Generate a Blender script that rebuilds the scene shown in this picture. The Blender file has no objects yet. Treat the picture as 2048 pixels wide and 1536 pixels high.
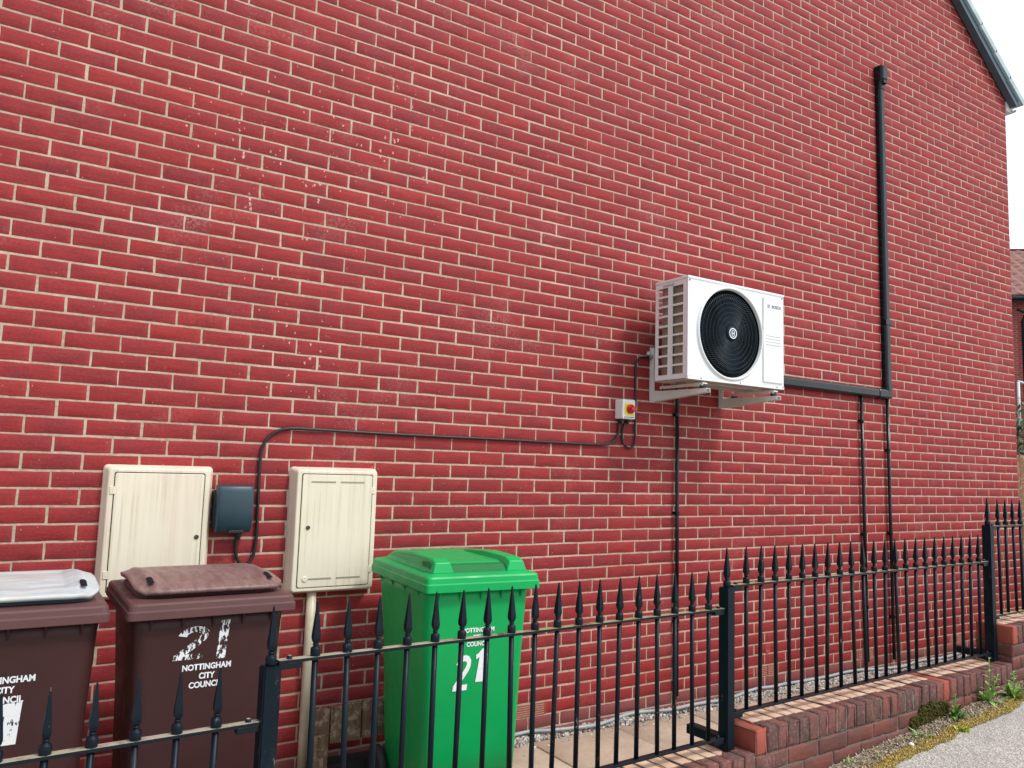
import bpy, bmesh, math, random
import numpy as np
from mathutils import Vector, Matrix, noise

# ------------------------------------------------------------------ camera, sky, sun, exposure
scene = bpy.context.scene
COL = scene.collection
rnd = random.Random(11)

def V(*a): return Vector(a)
YAW, PIT, ROL = 0.566796, 0.102317, 0.031164
CAM = V(0.0553, -3.8721, -0.9673)
F = V(math.sin(YAW)*math.cos(PIT), math.cos(YAW)*math.cos(PIT), math.sin(PIT))
R0 = V(math.cos(YAW), -math.sin(YAW), 0); U0 = R0.cross(F)
R = math.cos(ROL)*R0 + math.sin(ROL)*U0; U = -math.sin(ROL)*R0 + math.cos(ROL)*U0
cam = bpy.data.cameras.new("camera"); camo = bpy.data.objects.new("camera", cam); COL.objects.link(camo)
m = Matrix.Identity(4)
for i in range(3):
    m[i][0] = R[i]; m[i][1] = U[i]; m[i][2] = -F[i]; m[i][3] = CAM[i]
camo.matrix_world = m
cam.sensor_width = 36; cam.lens = 1576.53/2048*36; cam.clip_end = 2000; cam.clip_start = .05
scene.camera = camo

SUN_EL, SUN_AZ = math.radians(50), math.radians(30)      # azimuth measured from -Y (street side) towards +X
sd = V(math.sin(SUN_AZ)*math.cos(SUN_EL), -math.cos(SUN_AZ)*math.cos(SUN_EL), math.sin(SUN_EL))
w = bpy.data.worlds.new("World"); scene.world = w; w.use_nodes = True
nt = w.node_tree; nt.nodes.clear()
out = nt.nodes.new("ShaderNodeOutputWorld"); bg = nt.nodes.new("ShaderNodeBackground"); bg2 = nt.nodes.new("ShaderNodeBackground")
sky = nt.nodes.new("ShaderNodeTexSky"); sky.sky_type = 'NISHITA'; sky.sun_disc = False
sky.sun_elevation = SUN_EL; sky.sun_rotation = math.atan2(sd.x, sd.y)
bg.inputs[1].default_value = 0.08
nt.links.new(sky.outputs[0], bg.inputs[0])
tc = nt.nodes.new("ShaderNodeTexCoord"); nz = nt.nodes.new("ShaderNodeTexNoise"); nz.inputs['Scale'].default_value = 2.2; nz.inputs['Detail'].default_value = 5
cr = nt.nodes.new("ShaderNodeValToRGB")
cr.color_ramp.elements[0].position = .35; cr.color_ramp.elements[0].color = (.74, .81, .86, 1)
cr.color_ramp.elements[1].position = .62; cr.color_ramp.elements[1].color = (1, 1, 1, 1)
nt.links.new(tc.outputs['Generated'], nz.inputs['Vector']); nt.links.new(nz.outputs[0], cr.inputs[0]); nt.links.new(cr.outputs[0], bg2.inputs[0])
dp = nt.nodes.new("ShaderNodeVectorMath"); dp.operation = 'DOT_PRODUCT'; dp.inputs[1].default_value = (.62, -.05, .78)
nt.links.new(tc.outputs['Generated'], dp.inputs[0])
mr = nt.nodes.new("ShaderNodeMapRange"); mr.inputs['From Min'].default_value = -.5; mr.inputs['From Max'].default_value = .95
mr.inputs['To Min'].default_value = .30; mr.inputs['To Max'].default_value = 1.34
nt.links.new(dp.outputs['Value'], mr.inputs['Value']); nt.links.new(mr.outputs[0], bg2.inputs[1])
ad = nt.nodes.new("ShaderNodeAddShader")
nt.links.new(bg.outputs[0], ad.inputs[0]); nt.links.new(bg2.outputs[0], ad.inputs[1]); nt.links.new(ad.outputs[0], out.inputs[0])
sun = bpy.data.lights.new("sun", 'SUN'); sun.energy = 1.9; sun.angle = math.radians(10); sun.color = (1, .97, .92)
suno = bpy.data.objects.new("sun", sun); COL.objects.link(suno); suno.rotation_euler = sd.to_track_quat('Z', 'Y').to_euler()
scene.view_settings.view_transform = 'Standard'; scene.view_settings.look = 'None'
scene.view_settings.gamma = 1; scene.view_settings.exposure = 0.1
scene.render.resolution_x = 1024; scene.render.resolution_y = 768

# ------------------------------------------------------------------ helpers
def tag(o, label=None, cat=None, group=None, kind=None):
    if label: o['label'] = label
    if cat: o['category'] = cat
    if group: o['group'] = group
    if kind: o['kind'] = kind
    return o
def empty(name, loc, label, cat, group=None, rz=0):
    o = bpy.data.objects.new(name, None); COL.objects.link(o); o.location = loc; o.rotation_euler = (0, 0, rz)
    o.empty_display_size = .1
    return tag(o, label, cat, group)

class MB:
    """collects shapes, builds one mesh object"""
    def __init__(s): s.v = []; s.f = []; s.mi = []; s.cur = 0; s.sm = []; s.smooth = False
    def add(s, vs, fs):
        b = len(s.v); s.v += [tuple(v) for v in vs]
        for f in fs: s.f.append([b+i for i in f]); s.mi.append(s.cur); s.sm.append(s.smooth)
    def box(s, x0, x1, y0, y1, z0, z1):
        s.add([(x0,y0,z0),(x1,y0,z0),(x1,y1,z0),(x0,y1,z0),(x0,y0,z1),(x1,y0,z1),(x1,y1,z1),(x0,y1,z1)],
              [(0,3,2,1),(4,5,6,7),(0,1,5,4),(1,2,6,5),(2,3,7,6),(3,0,4,7)])
    def cbox(s, x0, x1, y0, y1, z0, z1, b=.003):
        """box with chamfered edges"""
        xs = (x0, x0+b, x1-b, x1); ys = (y0, y0+b, y1-b, y1); zs = (z0, z0+b, z1-b, z1)
        vs = []
        idx = {}
        def P(i, j, k):
            # i,j,k in 0..1 corner selectors, one of them flush
            return None
        bm = bmesh.new(); bmesh.ops.create_cube(bm, size=1)
        for v in bm.verts:
            v.co = Vector(((x0+x1)/2+v.co.x*(x1-x0), (y0+y1)/2+v.co.y*(y1-y0), (z0+z1)/2+v.co.z*(z1-z0)))
        bmesh.ops.bevel(bm, geom=list(bm.edges), offset=b, segments=2, profile=.6, affect='EDGES')
        s.addbm(bm)
    def addbm(s, bm, M=None):
        bm.verts.index_update()
        s.add([(M @ v.co if M else v.co) for v in bm.verts], [[v.index for v in f.verts] for f in bm.faces]); bm.free()
    def lathe(s, prof, c=(0,0,0), n=12, axis='z', rot=0, cap=True):
        vs = []; k = len(prof)
        for (r, h) in prof:
            for i in range(n):
                a = rot+2*math.pi*i/n
                p = (r*math.cos(a), r*math.sin(a), h)
                if axis == 'x': p = (p[2], p[0], p[1])
                if axis == 'y': p = (p[0], p[2], p[1])
                vs.append((c[0]+p[0], c[1]+p[1], c[2]+p[2]))
        fs = []
        for j in range(k-1):
            for i in range(n):
                fs.append((j*n+i, j*n+(i+1) % n, (j+1)*n+(i+1) % n, (j+1)*n+i))
        if cap:
            fs.append(list(range(n))[::-1]); fs.append([(k-1)*n+i for i in range(n)])
        s.add(vs, fs)
    def tube(s, path, r, n=8, closed=False, up=(0,0,1)):
        P = [Vector(p) for p in path]; k = len(P); vs = []
        rr = r if hasattr(r, '__len__') else [r]*k
        pn = None
        for i, p in enumerate(P):
            if closed: t = P[(i+1) % k]-P[i-1]
            else: t = P[min(i+1, k-1)]-P[max(i-1, 0)]
            t.normalize()
            if pn is None:
                a = Vector(up)
                if abs(a.dot(t)) > .9: a = Vector((1, 0, 0)) if abs(t.x) < .9 else Vector((0, 1, 0))
                pn = (a-t*a.dot(t)).normalized()
            else: pn = (pn-t*pn.dot(t)).normalized()
            q = t.cross(pn)
            for j in range(n):
                a = 2*math.pi*j/n
                vs.append(p+(pn*math.cos(a)+q*math.sin(a))*rr[i])
        fs = []
        for i in range(k if closed else k-1):
            for j in range(n):
                i2 = (i+1) % k
                fs.append((i*n+j, i2*n+j, i2*n+(j+1) % n, i*n+(j+1) % n))
        if not closed: fs.append(list(range(n))); fs.append([(k-1)*n+j for j in range(n)][::-1])
        s.add(vs, fs)
    def prism(s, poly, a, b, axis='y'):
        """poly = 2D points; extruded between a and b along axis"""
        n = len(poly)
        def P(p, h):
            return {'y': (p[0], h, p[1]), 'x': (h, p[0], p[1]), 'z': (p[0], p[1], h)}[axis]
        s.add([P(p, a) for p in poly]+[P(p, b) for p in poly],
              [list(range(n)), [n+i for i in range(n)][::-1]]+[(i, n+i, n+(i+1) % n, (i+1) % n) for i in range(n)])
    def loft(s, rings, cap0=True, cap1=True):
        n = len(rings[0]); vs = [p for r in rings for p in r]; fs = []
        for j in range(len(rings)-1):
            for i in range(n):
                fs.append((j*n+i, j*n+(i+1) % n, (j+1)*n+(i+1) % n, (j+1)*n+i))
        if cap0: fs.append(list(range(n))[::-1])
        if cap1: fs.append([(len(rings)-1)*n+i for i in range(n)])
        s.add(vs, fs)
    def build(s, name, mats, parent=None, bevel=0, smooth=None, autosmooth=None):
        me = bpy.data.meshes.new(name); me.from_pydata(s.v, [], s.f)
        if not isinstance(mats, (list, tuple)): mats = [mats]
        for mm in mats: me.materials.append(mm)
        me.polygons.foreach_set('material_index', s.mi)
        sm = s.sm if smooth is None else [smooth]*len(s.f)
        me.polygons.foreach_set('use_smooth', sm)
        me.validate(); me.update()
        bm = bmesh.new(); bm.from_mesh(me); bmesh.ops.recalc_face_normals(bm, faces=bm.faces); bm.to_mesh(me); bm.free()
        o = bpy.data.objects.new(name, me); COL.objects.link(o)
        if parent: o.parent = parent
        if bevel:
            bv = o.modifiers.new("bevel", 'BEVEL'); bv.width = bevel; bv.segments = 2; bv.limit_method = 'ANGLE'; bv.angle_limit = math.radians(40)
        return o

def rrect(w, d, r, z, cx=0, cy=0, n=5):
    """rounded rectangle ring"""
    pts = []
    for (sx, sy, a0) in ((1, 1, 0), (-1, 1, 90), (-1, -1, 180), (1, -1, 270)):
        for i in range(n):
            a = math.radians(a0+90*i/(n-1))
            pts.append((cx+sx*(w/2-r)+r*math.cos(a), cy+sy*(d/2-r)+r*math.sin(a), z))
    return pts

# ---- material helper
def mat(name): 
    mm = bpy.data.materials.new(name); mm.use_nodes = True
    t = mm.node_tree; b = t.nodes['Principled BSDF']
    return mm, t, b
def N(t, typ, **kw):
    n = t.nodes.new(typ)
    for k, v in kw.items():
        if k in n.inputs: n.inputs[k].default_value = v
        else: setattr(n, k, v)
    return n
def L(t, a, b): t.links.new(a, b)
def coords(t, scale=(1,1,1), kind='Object'):
    tc = N(t, 'ShaderNodeTexCoord'); mp = N(t, 'ShaderNodeMapping'); mp.inputs['Scale'].default_value = scale
    L(t, tc.outputs[kind], mp.inputs['Vector']); return mp.outputs[0]
def noise_n(t, vec, scale, detail=4, rough=.55):
    n = N(t, 'ShaderNodeTexNoise'); n.inputs['Scale'].default_value = scale; n.inputs['Detail'].default_value = detail; n.inputs['Roughness'].default_value = rough
    L(t, vec, n.inputs['Vector']); return n.outputs[0]
def ramp(t, fac, stops):
    r = N(t, 'ShaderNodeValToRGB'); e = r.color_ramp.elements
    while len(e) < len(stops): e.new(.5)
    for i, (p, c) in enumerate(stops):
        e[i].position = p; e[i].color = (c, c, c, 1) if not hasattr(c, '__len__') else (*c, 1)
    L(t, fac, r.inputs[0]); return r.outputs[0]
def mix(t, fac, a, b, mode='MIX'):
    n = N(t, 'ShaderNodeMix'); n.data_type = 'RGBA'; n.blend_type = mode
    for sock, val in ((n.inputs[0], fac), (n.inputs[6], a), (n.inputs[7], b)):
        if hasattr(val, 'is_linked') or hasattr(val, 'links'): L(t, val, sock)
        elif hasattr(val, '__len__'): sock.default_value = (*val, 1)
        else: sock.default_value = val
    return n.outputs[2]
def math_n(t, op, a, b=0.0, c=None):
    n = N(t, 'ShaderNodeMath'); n.operation = op
    for i, v in enumerate((a, b) if c is None else (a, b, c)):
        if hasattr(v, 'links'): L(t, v, n.inputs[i])
        else: n.inputs[i].default_value = v
    return n.outputs[0]
def bump(t, b, h, strength=.3, dist=.01):
    n = N(t, 'ShaderNodeBump'); n.inputs['Strength'].default_value = strength; n.inputs['Distance'].default_value = dist
    L(t, h, n.inputs['Height']); L(t, n.outputs[0], b.inputs['Normal'])
def plain(name, col, rough=.5, var=.12, scale=12, bmp=0, spec=.5, metal=0, dirt=None, dirtamt=.3):
    mm, t, b = mat(name)
    v = coords(t); n1 = noise_n(t, v, scale)
    c = mix(t, ramp(t, n1, [(.3, 0), (.7, 1)]), [x*(1-var) for x in col], [min(1, x*(1+var)) for x in col])
    if dirt:
        n2 = noise_n(t, v, scale*.37, 6, .65)
        c = mix(t, ramp(t, n2, [(.5, 0.), (.75, dirtamt)]), c, dirt)
    L(t, c, b.inputs['Base Color'])
    n3 = noise_n(t, v, scale*5)
    L(t, ramp(t, n3, [(.3, max(.02, rough-.08)), (.7, min(1, rough+.08))]), b.inputs['Roughness'])
    b.inputs['Metallic'].default_value = metal; b.inputs['Specular IOR Level'].default_value = spec
    if bmp: bump(t, b, noise_n(t, v, scale*8), bmp, .003)
    return mm

# ---- brick material driven by the per brick colour attribute "bcol" and local uv
def brick_mat(name, c1, c2, c3, specks=False, plum=False, rough=.72, grime=None):
    mm, t, b = mat(name)
    at = N(t, 'ShaderNodeAttribute', attribute_name='bcol'); sp = N(t, 'ShaderNodeSeparateColor'); L(t, at.outputs['Color'], sp.inputs[0])
    v = coords(t)
    vs = coords(t, (7, 7, 75)); vs2 = coords(t, (18, 18, 30))
    streak = noise_n(t, vs, 1.0, 5, .6); fine = noise_n(t, v, 90, 4, .6); blot = noise_n(t, vs2, .35, 3)
    col = mix(t, sp.outputs[0], c1, c2)
    # broad blotches and drag marks inside the brick
    k = math_n(t, 'MULTIPLY', ramp(t, blot, [(.42, 0), (.66, 1)]), sp.outputs[1])
    col = mix(t, k, col, c3)
    col = mix(t, ramp(t, streak, [(.40, .42), (.62, 0)]), col, [x*.55 for x in c2])
    col = mix(t, ramp(t, fine, [(.35, .22), (.6, 0)]), col, [min(1, x*1.35+.03) for x in c1])
    # dark smudge in the middle of the face, lighter worn edge (from the face's own uv)
    uv = N(t, 'ShaderNodeUVMap'); s2 = N(t, 'ShaderNodeSeparateXYZ'); L(t, uv.outputs[0], s2.inputs[0])
    du = math_n(t, 'ABSOLUTE', math_n(t, 'SUBTRACT', s2.outputs[0], .5)); dv = math_n(t, 'ABSOLUTE', math_n(t, 'SUBTRACT', s2.outputs[1], .5))
    edge = math_n(t, 'MAXIMUM', math_n(t, 'MULTIPLY', dv, 1.0), math_n(t, 'ADD', du, -.0))
    col = mix(t, ramp(t, edge, [(.40, 0), (.5, .28)]), col, [min(1, x*1.25+.02) for x in c1])
    hs = N(t, 'ShaderNodeHueSaturation'); L(t, col, hs.inputs['Color'])
    L(t, math_n(t, 'MULTIPLY_ADD', sp.outputs[2], .14, .92), hs.inputs['Value']); col = hs.outputs[0]
    # mortar haze on scattered bricks
    hz = noise_n(t, v, 2.3, 5, .6); hz2 = noise_n(t, v, 70, 3, .7)
    hzz = math_n(t, 'MULTIPLY', ramp(t, hz, [(.56, 0), (.74, 1)]), ramp(t, hz2, [(.45, 0), (.62, .32)]))
    col = mix(t, hzz, col, (.55, .33, .31))
    if plum:
        tcx = N(t, 'ShaderNodeTexCoord'); sz = N(t, 'ShaderNodeSeparateXYZ'); L(t, tcx.outputs['Object'], sz.inputs[0])
        low = ramp(t, math_n(t, 'MULTIPLY_ADD', sz.outputs[2], -1., -2.0), [(.40, 0), (.405, 1)])
        lowc = mix(t, fine, (.20, .055, .055), (.30, .10, .09))
        col = mix(t, math_n(t, 'MULTIPLY', low, .85), col, lowc)
    if grime:
        g = noise_n(t, coords(t, (3, 3, 9)), 2.2, 6, .7)
        col = mix(t, ramp(t, g, [(.42, 0), (.68, .75)]), col, grime)
    if specks:
        vo = N(t, 'ShaderNodeTexVoronoi'); vo.inputs['Scale'].default_value = 1; vo.inputs['Randomness'].default_value = 1
        mpv = coords(t, (38, 1, 26)); L(t, mpv, vo.inputs['Vector'])
        dn = noise_n(t, v, 160, 3); dist = math_n(t, 'ADD', vo.outputs['Distance'], math_n(t, 'MULTIPLY', math_n(t, 'SUBTRACT', dn, .5), .75))
        tcx = N(t, 'ShaderNodeTexCoord'); sx = N(t, 'ShaderNodeSeparateXYZ'); L(t, tcx.outputs['Object'], sx.inputs[0])
        def gauss(cx, cz, rx, rz):
            a = math_n(t, 'POWER', math_n(t, 'DIVIDE', math_n(t, 'SUBTRACT', sx.outputs[0], cx), rx), 2.0)
            c = math_n(t, 'POWER', math_n(t, 'DIVIDE', math_n(t, 'SUBTRACT', sx.outputs[2], cz), rz), 2.0)
            return math_n(t, 'SUBTRACT', 1.0, math_n(t, 'ADD', a, c))
        reg = math_n(t, 'MAXIMUM', gauss(1.05, .42, .55, .62), math_n(t, 'MAXIMUM', gauss(1.2, -.35, .3, .5), gauss(1.55, .75, .8, .5)))
        reg = math_n(t, 'MAXIMUM', reg, -.1)
        clus = ramp(t, noise_n(t, coords(t, (1, 1, .55)), 6.5, 4, .6), [(.40, .12), (.62, 1)])
        thr = math_n(t, 'MULTIPLY', math_n(t, 'MULTIPLY_ADD', reg, .30, .05), clus)
        sepc = N(t, 'ShaderNodeSeparateColor'); L(t, vo.outputs['Color'], sepc.inputs[0])
        thr = math_n(t, 'MULTIPLY', thr, sepc.outputs[0])
        sk = math_n(t, 'LESS_THAN', dist, thr)
        col = mix(t, math_n(t, 'MULTIPLY', sk, .62), col, (.74, .50, .44))
    L(t, col, b.inputs['Base Color']); b.inputs['Roughness'].default_value = rough; b.inputs['Specular IOR Level'].default_value = .28
    hh = math_n(t, 'ADD', math_n(t, 'MULTIPLY', streak, .7), math_n(t, 'MULTIPLY', fine, .5))
    bump(t, b, hh, .35, .004)
    return mm

M = {}
M['brick'] = brick_mat('house_brick', (.330, .027, .026), (.278, .027, .030), (.215, .027, .034), specks=True, plum=True)
M['wallbrick'] = brick_mat('garden_brick', (.23, .066, .048), (.14, .046, .038), (.085, .034, .032), grime=(.075, .052, .042))
def mortar_mat():
    mm, t, b = mat('mortar'); v = coords(t)
    n1 = noise_n(t, v, 45, 5, .65); n2 = noise_n(t, v, 3, 4)
    c = mix(t, ramp(t, n1, [(.3, 0), (.7, 1)]), (.34, .26, .185), (.56, .45, .335))
    c = mix(t, ramp(t, n2, [(.45, 0), (.7, .6)]), c, (.66, .54, .42))
    L(t, c, b.inputs['Base Color']); b.inputs['Roughness'].default_value = .95; bump(t, b, n1, .6, .004); return mm
M['mortar'] = mortar_mat()
M['mortar_dark'] = plain('old_mortar', (.17, .14, .115), .95, .3, 40, .6)
M['white'] = plain('white_painted_steel', (.80, .82, .82), .32, .02, 3, 0)
M['white_br'] = plain('white_bracket_paint', (.72, .72, .68), .4, .05, 8)
M['cream'] = None
M['black'] = plain('black_gloss_paint', (.0025, .0085, .015), .42, .2, 6, 0, spec=.2)
def chipped(mm):
    t = mm.node_tree; b = t.nodes['Principled BSDF']; src = b.inputs['Base Color'].links[0].from_socket; v = coords(t, (1, 1, .35), 'Object')
    oi = N(t, 'ShaderNodeObjectInfo'); va = N(t, 'ShaderNodeVectorMath'); va.operation = 'ADD'; L(t, v, va.inputs[0]); L(t, oi.outputs['Location'], va.inputs[1])
    n = noise_n(t, va.outputs[0], 42, 6, .8); n2 = noise_n(t, va.outputs[0], 9, 3, .6)
    c = mix(t, math_n(t, 'MULTIPLY', ramp(t, n, [(.63, 0), (.66, .8)]), ramp(t, n2, [(.48, 0), (.56, 1)])), src, (.36, .36, .33))
    c = mix(t, math_n(t, 'MULTIPLY', ramp(t, n2, [(.58, 0), (.72, .5)]), ramp(t, n, [(.4, 0), (.6, 1)])), c, (.05, .055, .04)); L(t, c, b.inputs['Base Color'])
chipped(M['black'])
M['duct'] = plain('black_plastic_trunking', (.005, .009, .012), .20, .15, 2, spec=.35)
M['cable'] = plain('black_cable_sheath', (.012, .012, .013), .4, .1, 10)
M['slate'] = plain('dark_grey_enclosure', (.018, .046, .062), .42, .08, 5, .05)
M['dark'] = plain('fan_black', (.004, .008, .014), .6, .1, 10, spec=.2)
M['grille'] = plain('grille_wire', (.016, .032, .046), .35, .1, 10)
M['chrome'] = plain('badge_silver', (.75, .78, .8), .25, .03, 10, metal=.6)
M['rubber'] = plain('black_rubber', (.015, .017, .02), .6, .1, 10)
M['red'] = plain('red_knob', (.62, .006, .012), .22, .05, 10)
M['yellow'] = plain('yellow_plate', (.85, .68, .03), .35, .05, 10)
M['greenbin'] = plain('green_plastic', (.0015, .39, .095), .42, .12, 2.5, .12, spec=.35, dirt=(.05, .22, .08), dirtamt=.4)
M['brownbin'] = plain('brown_plastic', (.050, .018, .017), .45, .12, 3, .12, spec=.3, dirt=(.13, .085, .08), dirtamt=.3)
M['brownlid'] = plain('faded_brown_plastic', (.115, .052, .050), .55, .12, 3, .12, spec=.3, dirt=(.24, .15, .145), dirtamt=.4)
M['steelgrey'] = plain('grey_hose_plastic', (.36, .40, .40), .45, .1, 12)
M['grey_txt'] = plain('dark_grey_lettering', (.06, .06, .065), .5, 0, 1)
M['white_txt'] = plain('white_print', (.88, .90, .90), .5, .06, 30)
M['wood'] = None
M['terracotta'] = plain('terracotta', (.36, .06, .045), .8, .15, 20, .2)
M['pvc'] = plain('white_upvc', (.75, .77, .78), .35, .05, 4)

def cream_mat():
    mm, t, b = mat('aged_cream_plastic')
    vs = coords(t, (95, 95, 1.1)); st = noise_n(t, vs, 1., 5, .65)
    vb = coords(t, (1, 1, 1)); pt = noise_n(t, vb, 5, 3)
    k = math_n(t, 'MULTIPLY', ramp(t, st, [(.44, 0), (.64, 1)]), ramp(t, pt, [(.38, 0.06), (.64, .55)]))
    c = mix(t, k, (.80, .72, .56), (.52, .44, .30))
    c = mix(t, ramp(t, noise_n(t, coords(t, (20, 20, .8)), 1., 3), [(.5, 0), (.65, .25)]), c, (.62, .45, .36))
    L(t, c, b.inputs['Base Color']); b.inputs['Roughness'].default_value = .42; return mm
M['cream'] = cream_mat()
def greylid_mat():
    mm, t, b = mat('weathered_grey_lid'); v = coords(t, (3, 14, 8)); n = noise_n(t, v, 2.5, 6, .65)
    c = mix(t, ramp(t, n, [(.35, 0), (.65, 1)]), (.42, .49, .51), (.62, .64, .61))
    c = mix(t, ramp(t, noise_n(t, coords(t), 4, 5, .6), [(.48, 0), (.66, .6)]), c, (.50, .41, .30))
    L(t, c, b.inputs['Base Color']); b.inputs['Roughness'].default_value = .42; return mm
M['greylid'] = greylid_mat()
def fadedlid_mat():
    mm, t, b = mat('sun_faded_lid_top'); v = coords(t, (14, 3, 8)); n = noise_n(t, v, 3, 7, .7)
    c = mix(t, ramp(t, n, [(.35, 0), (.65, 1)]), (.17, .095, .082), (.30, .195, .17))
    c = mix(t, ramp(t, noise_n(t, coords(t), 140, 3, .7), [(.45, 0), (.62, .6)]), c, (.15, .08, .085))
    L(t, c, b.inputs['Base Color']); b.inputs['Roughness'].default_value = .5; return mm
M['fadedlid'] = fadedlid_mat()
def wood_mat(name, c1, c2):
    mm, t, b = mat(name); v = coords(t, (60, 60, 5)); n = noise_n(t, v, 1, 6, .65)
    c = mix(t, ramp(t, n, [(.3, 0), (.7, 1)]), c1, c2)
    n2 = noise_n(t, coords(t), 25, 5, .7); c = mix(t, ramp(t, n2, [(.5, 0), (.62, .8)]), c, (.40, .30, .22))
    L(t, c, b.inputs['Base Color']); b.inputs['Roughness'].default_value = .9; bump(t, b, n, .6, .005); return mm
M['wood'] = wood_mat('rotten_wood', (.09, .05, .03), (.24, .15, .09))
M['gatewood'] = wood_mat('fence_wood', (.16, .07, .035), (.26, .12, .06))
def rail_mat(rg_=(.30, .50)):   # black paint with weathered, lichen-marked top faces
    mm, t, b = mat('weathered_black_rail'); v = coords(t)
    g = N(t, 'ShaderNodeNewGeometry'); s = N(t, 'ShaderNodeSeparateXYZ'); L(t, g.outputs['Normal'], s.inputs[0])
    up = ramp(t, s.outputs[2], [(.5, 0), (.8, 1)])
    k = math_n(t, 'MULTIPLY', up, ramp(t, noise_n(t, v, 14, 6, .7), [(rg_[0], 0), (rg_[1], 1)]))
    dc = mix(t, ramp(t, noise_n(t, v, 3, 3), [(.4, 0), (.6, 1)]), (.38, .34, .26), (.30, .31, .12))
    c = mix(t, k, (.005, .010, .015), dc)
    sp = ramp(t, noise_n(t, v, 55, 4, .8), [(.72, 0), (.76, .6)])
    c = mix(t, sp, c, (.35, .36, .34))
    L(t, c, b.inputs['Base Color']); L(t, math_n(t, 'MULTIPLY_ADD', k, .5, .35), b.inputs['Roughness']); b.inputs['Specular IOR Level'].default_value = .25; return mm
M['rail'] = rail_mat(); M['rail2'] = rail_mat((.66, .72))
def coping_mat():  # brick-on-edge: darker street half, pale half under the railing
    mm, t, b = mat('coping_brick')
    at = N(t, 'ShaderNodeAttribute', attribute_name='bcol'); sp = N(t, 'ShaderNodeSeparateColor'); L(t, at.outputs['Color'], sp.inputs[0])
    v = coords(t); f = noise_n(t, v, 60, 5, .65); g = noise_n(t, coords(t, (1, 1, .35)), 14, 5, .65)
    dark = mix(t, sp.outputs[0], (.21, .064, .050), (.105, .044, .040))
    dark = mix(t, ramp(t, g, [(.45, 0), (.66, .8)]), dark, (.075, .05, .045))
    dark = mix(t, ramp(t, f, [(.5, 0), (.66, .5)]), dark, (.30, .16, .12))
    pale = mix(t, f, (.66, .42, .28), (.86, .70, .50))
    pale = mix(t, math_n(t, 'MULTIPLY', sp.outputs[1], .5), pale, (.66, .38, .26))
    # the pale band lies along the rail line of the wall and stops short of each post
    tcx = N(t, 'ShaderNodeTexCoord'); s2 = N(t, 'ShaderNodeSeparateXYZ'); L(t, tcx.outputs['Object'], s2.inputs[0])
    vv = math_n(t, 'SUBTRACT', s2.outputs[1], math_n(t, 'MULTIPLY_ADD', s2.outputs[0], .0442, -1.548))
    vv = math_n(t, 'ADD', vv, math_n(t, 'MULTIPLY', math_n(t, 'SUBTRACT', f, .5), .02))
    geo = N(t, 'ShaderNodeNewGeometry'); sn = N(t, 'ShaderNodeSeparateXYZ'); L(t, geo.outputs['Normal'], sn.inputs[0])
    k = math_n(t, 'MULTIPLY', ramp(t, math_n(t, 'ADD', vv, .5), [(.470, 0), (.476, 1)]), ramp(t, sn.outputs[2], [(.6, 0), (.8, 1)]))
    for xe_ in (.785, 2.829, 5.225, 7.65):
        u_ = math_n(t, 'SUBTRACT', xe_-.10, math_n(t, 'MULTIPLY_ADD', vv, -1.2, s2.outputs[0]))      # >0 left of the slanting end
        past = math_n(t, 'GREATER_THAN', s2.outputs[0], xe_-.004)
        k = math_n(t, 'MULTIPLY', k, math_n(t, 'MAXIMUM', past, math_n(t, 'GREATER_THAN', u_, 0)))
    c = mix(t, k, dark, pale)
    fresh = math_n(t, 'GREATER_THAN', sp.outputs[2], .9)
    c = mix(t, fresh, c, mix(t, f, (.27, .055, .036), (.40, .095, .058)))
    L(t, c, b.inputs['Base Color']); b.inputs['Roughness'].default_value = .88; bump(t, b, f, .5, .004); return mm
M['coping'] = coping_mat()

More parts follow.
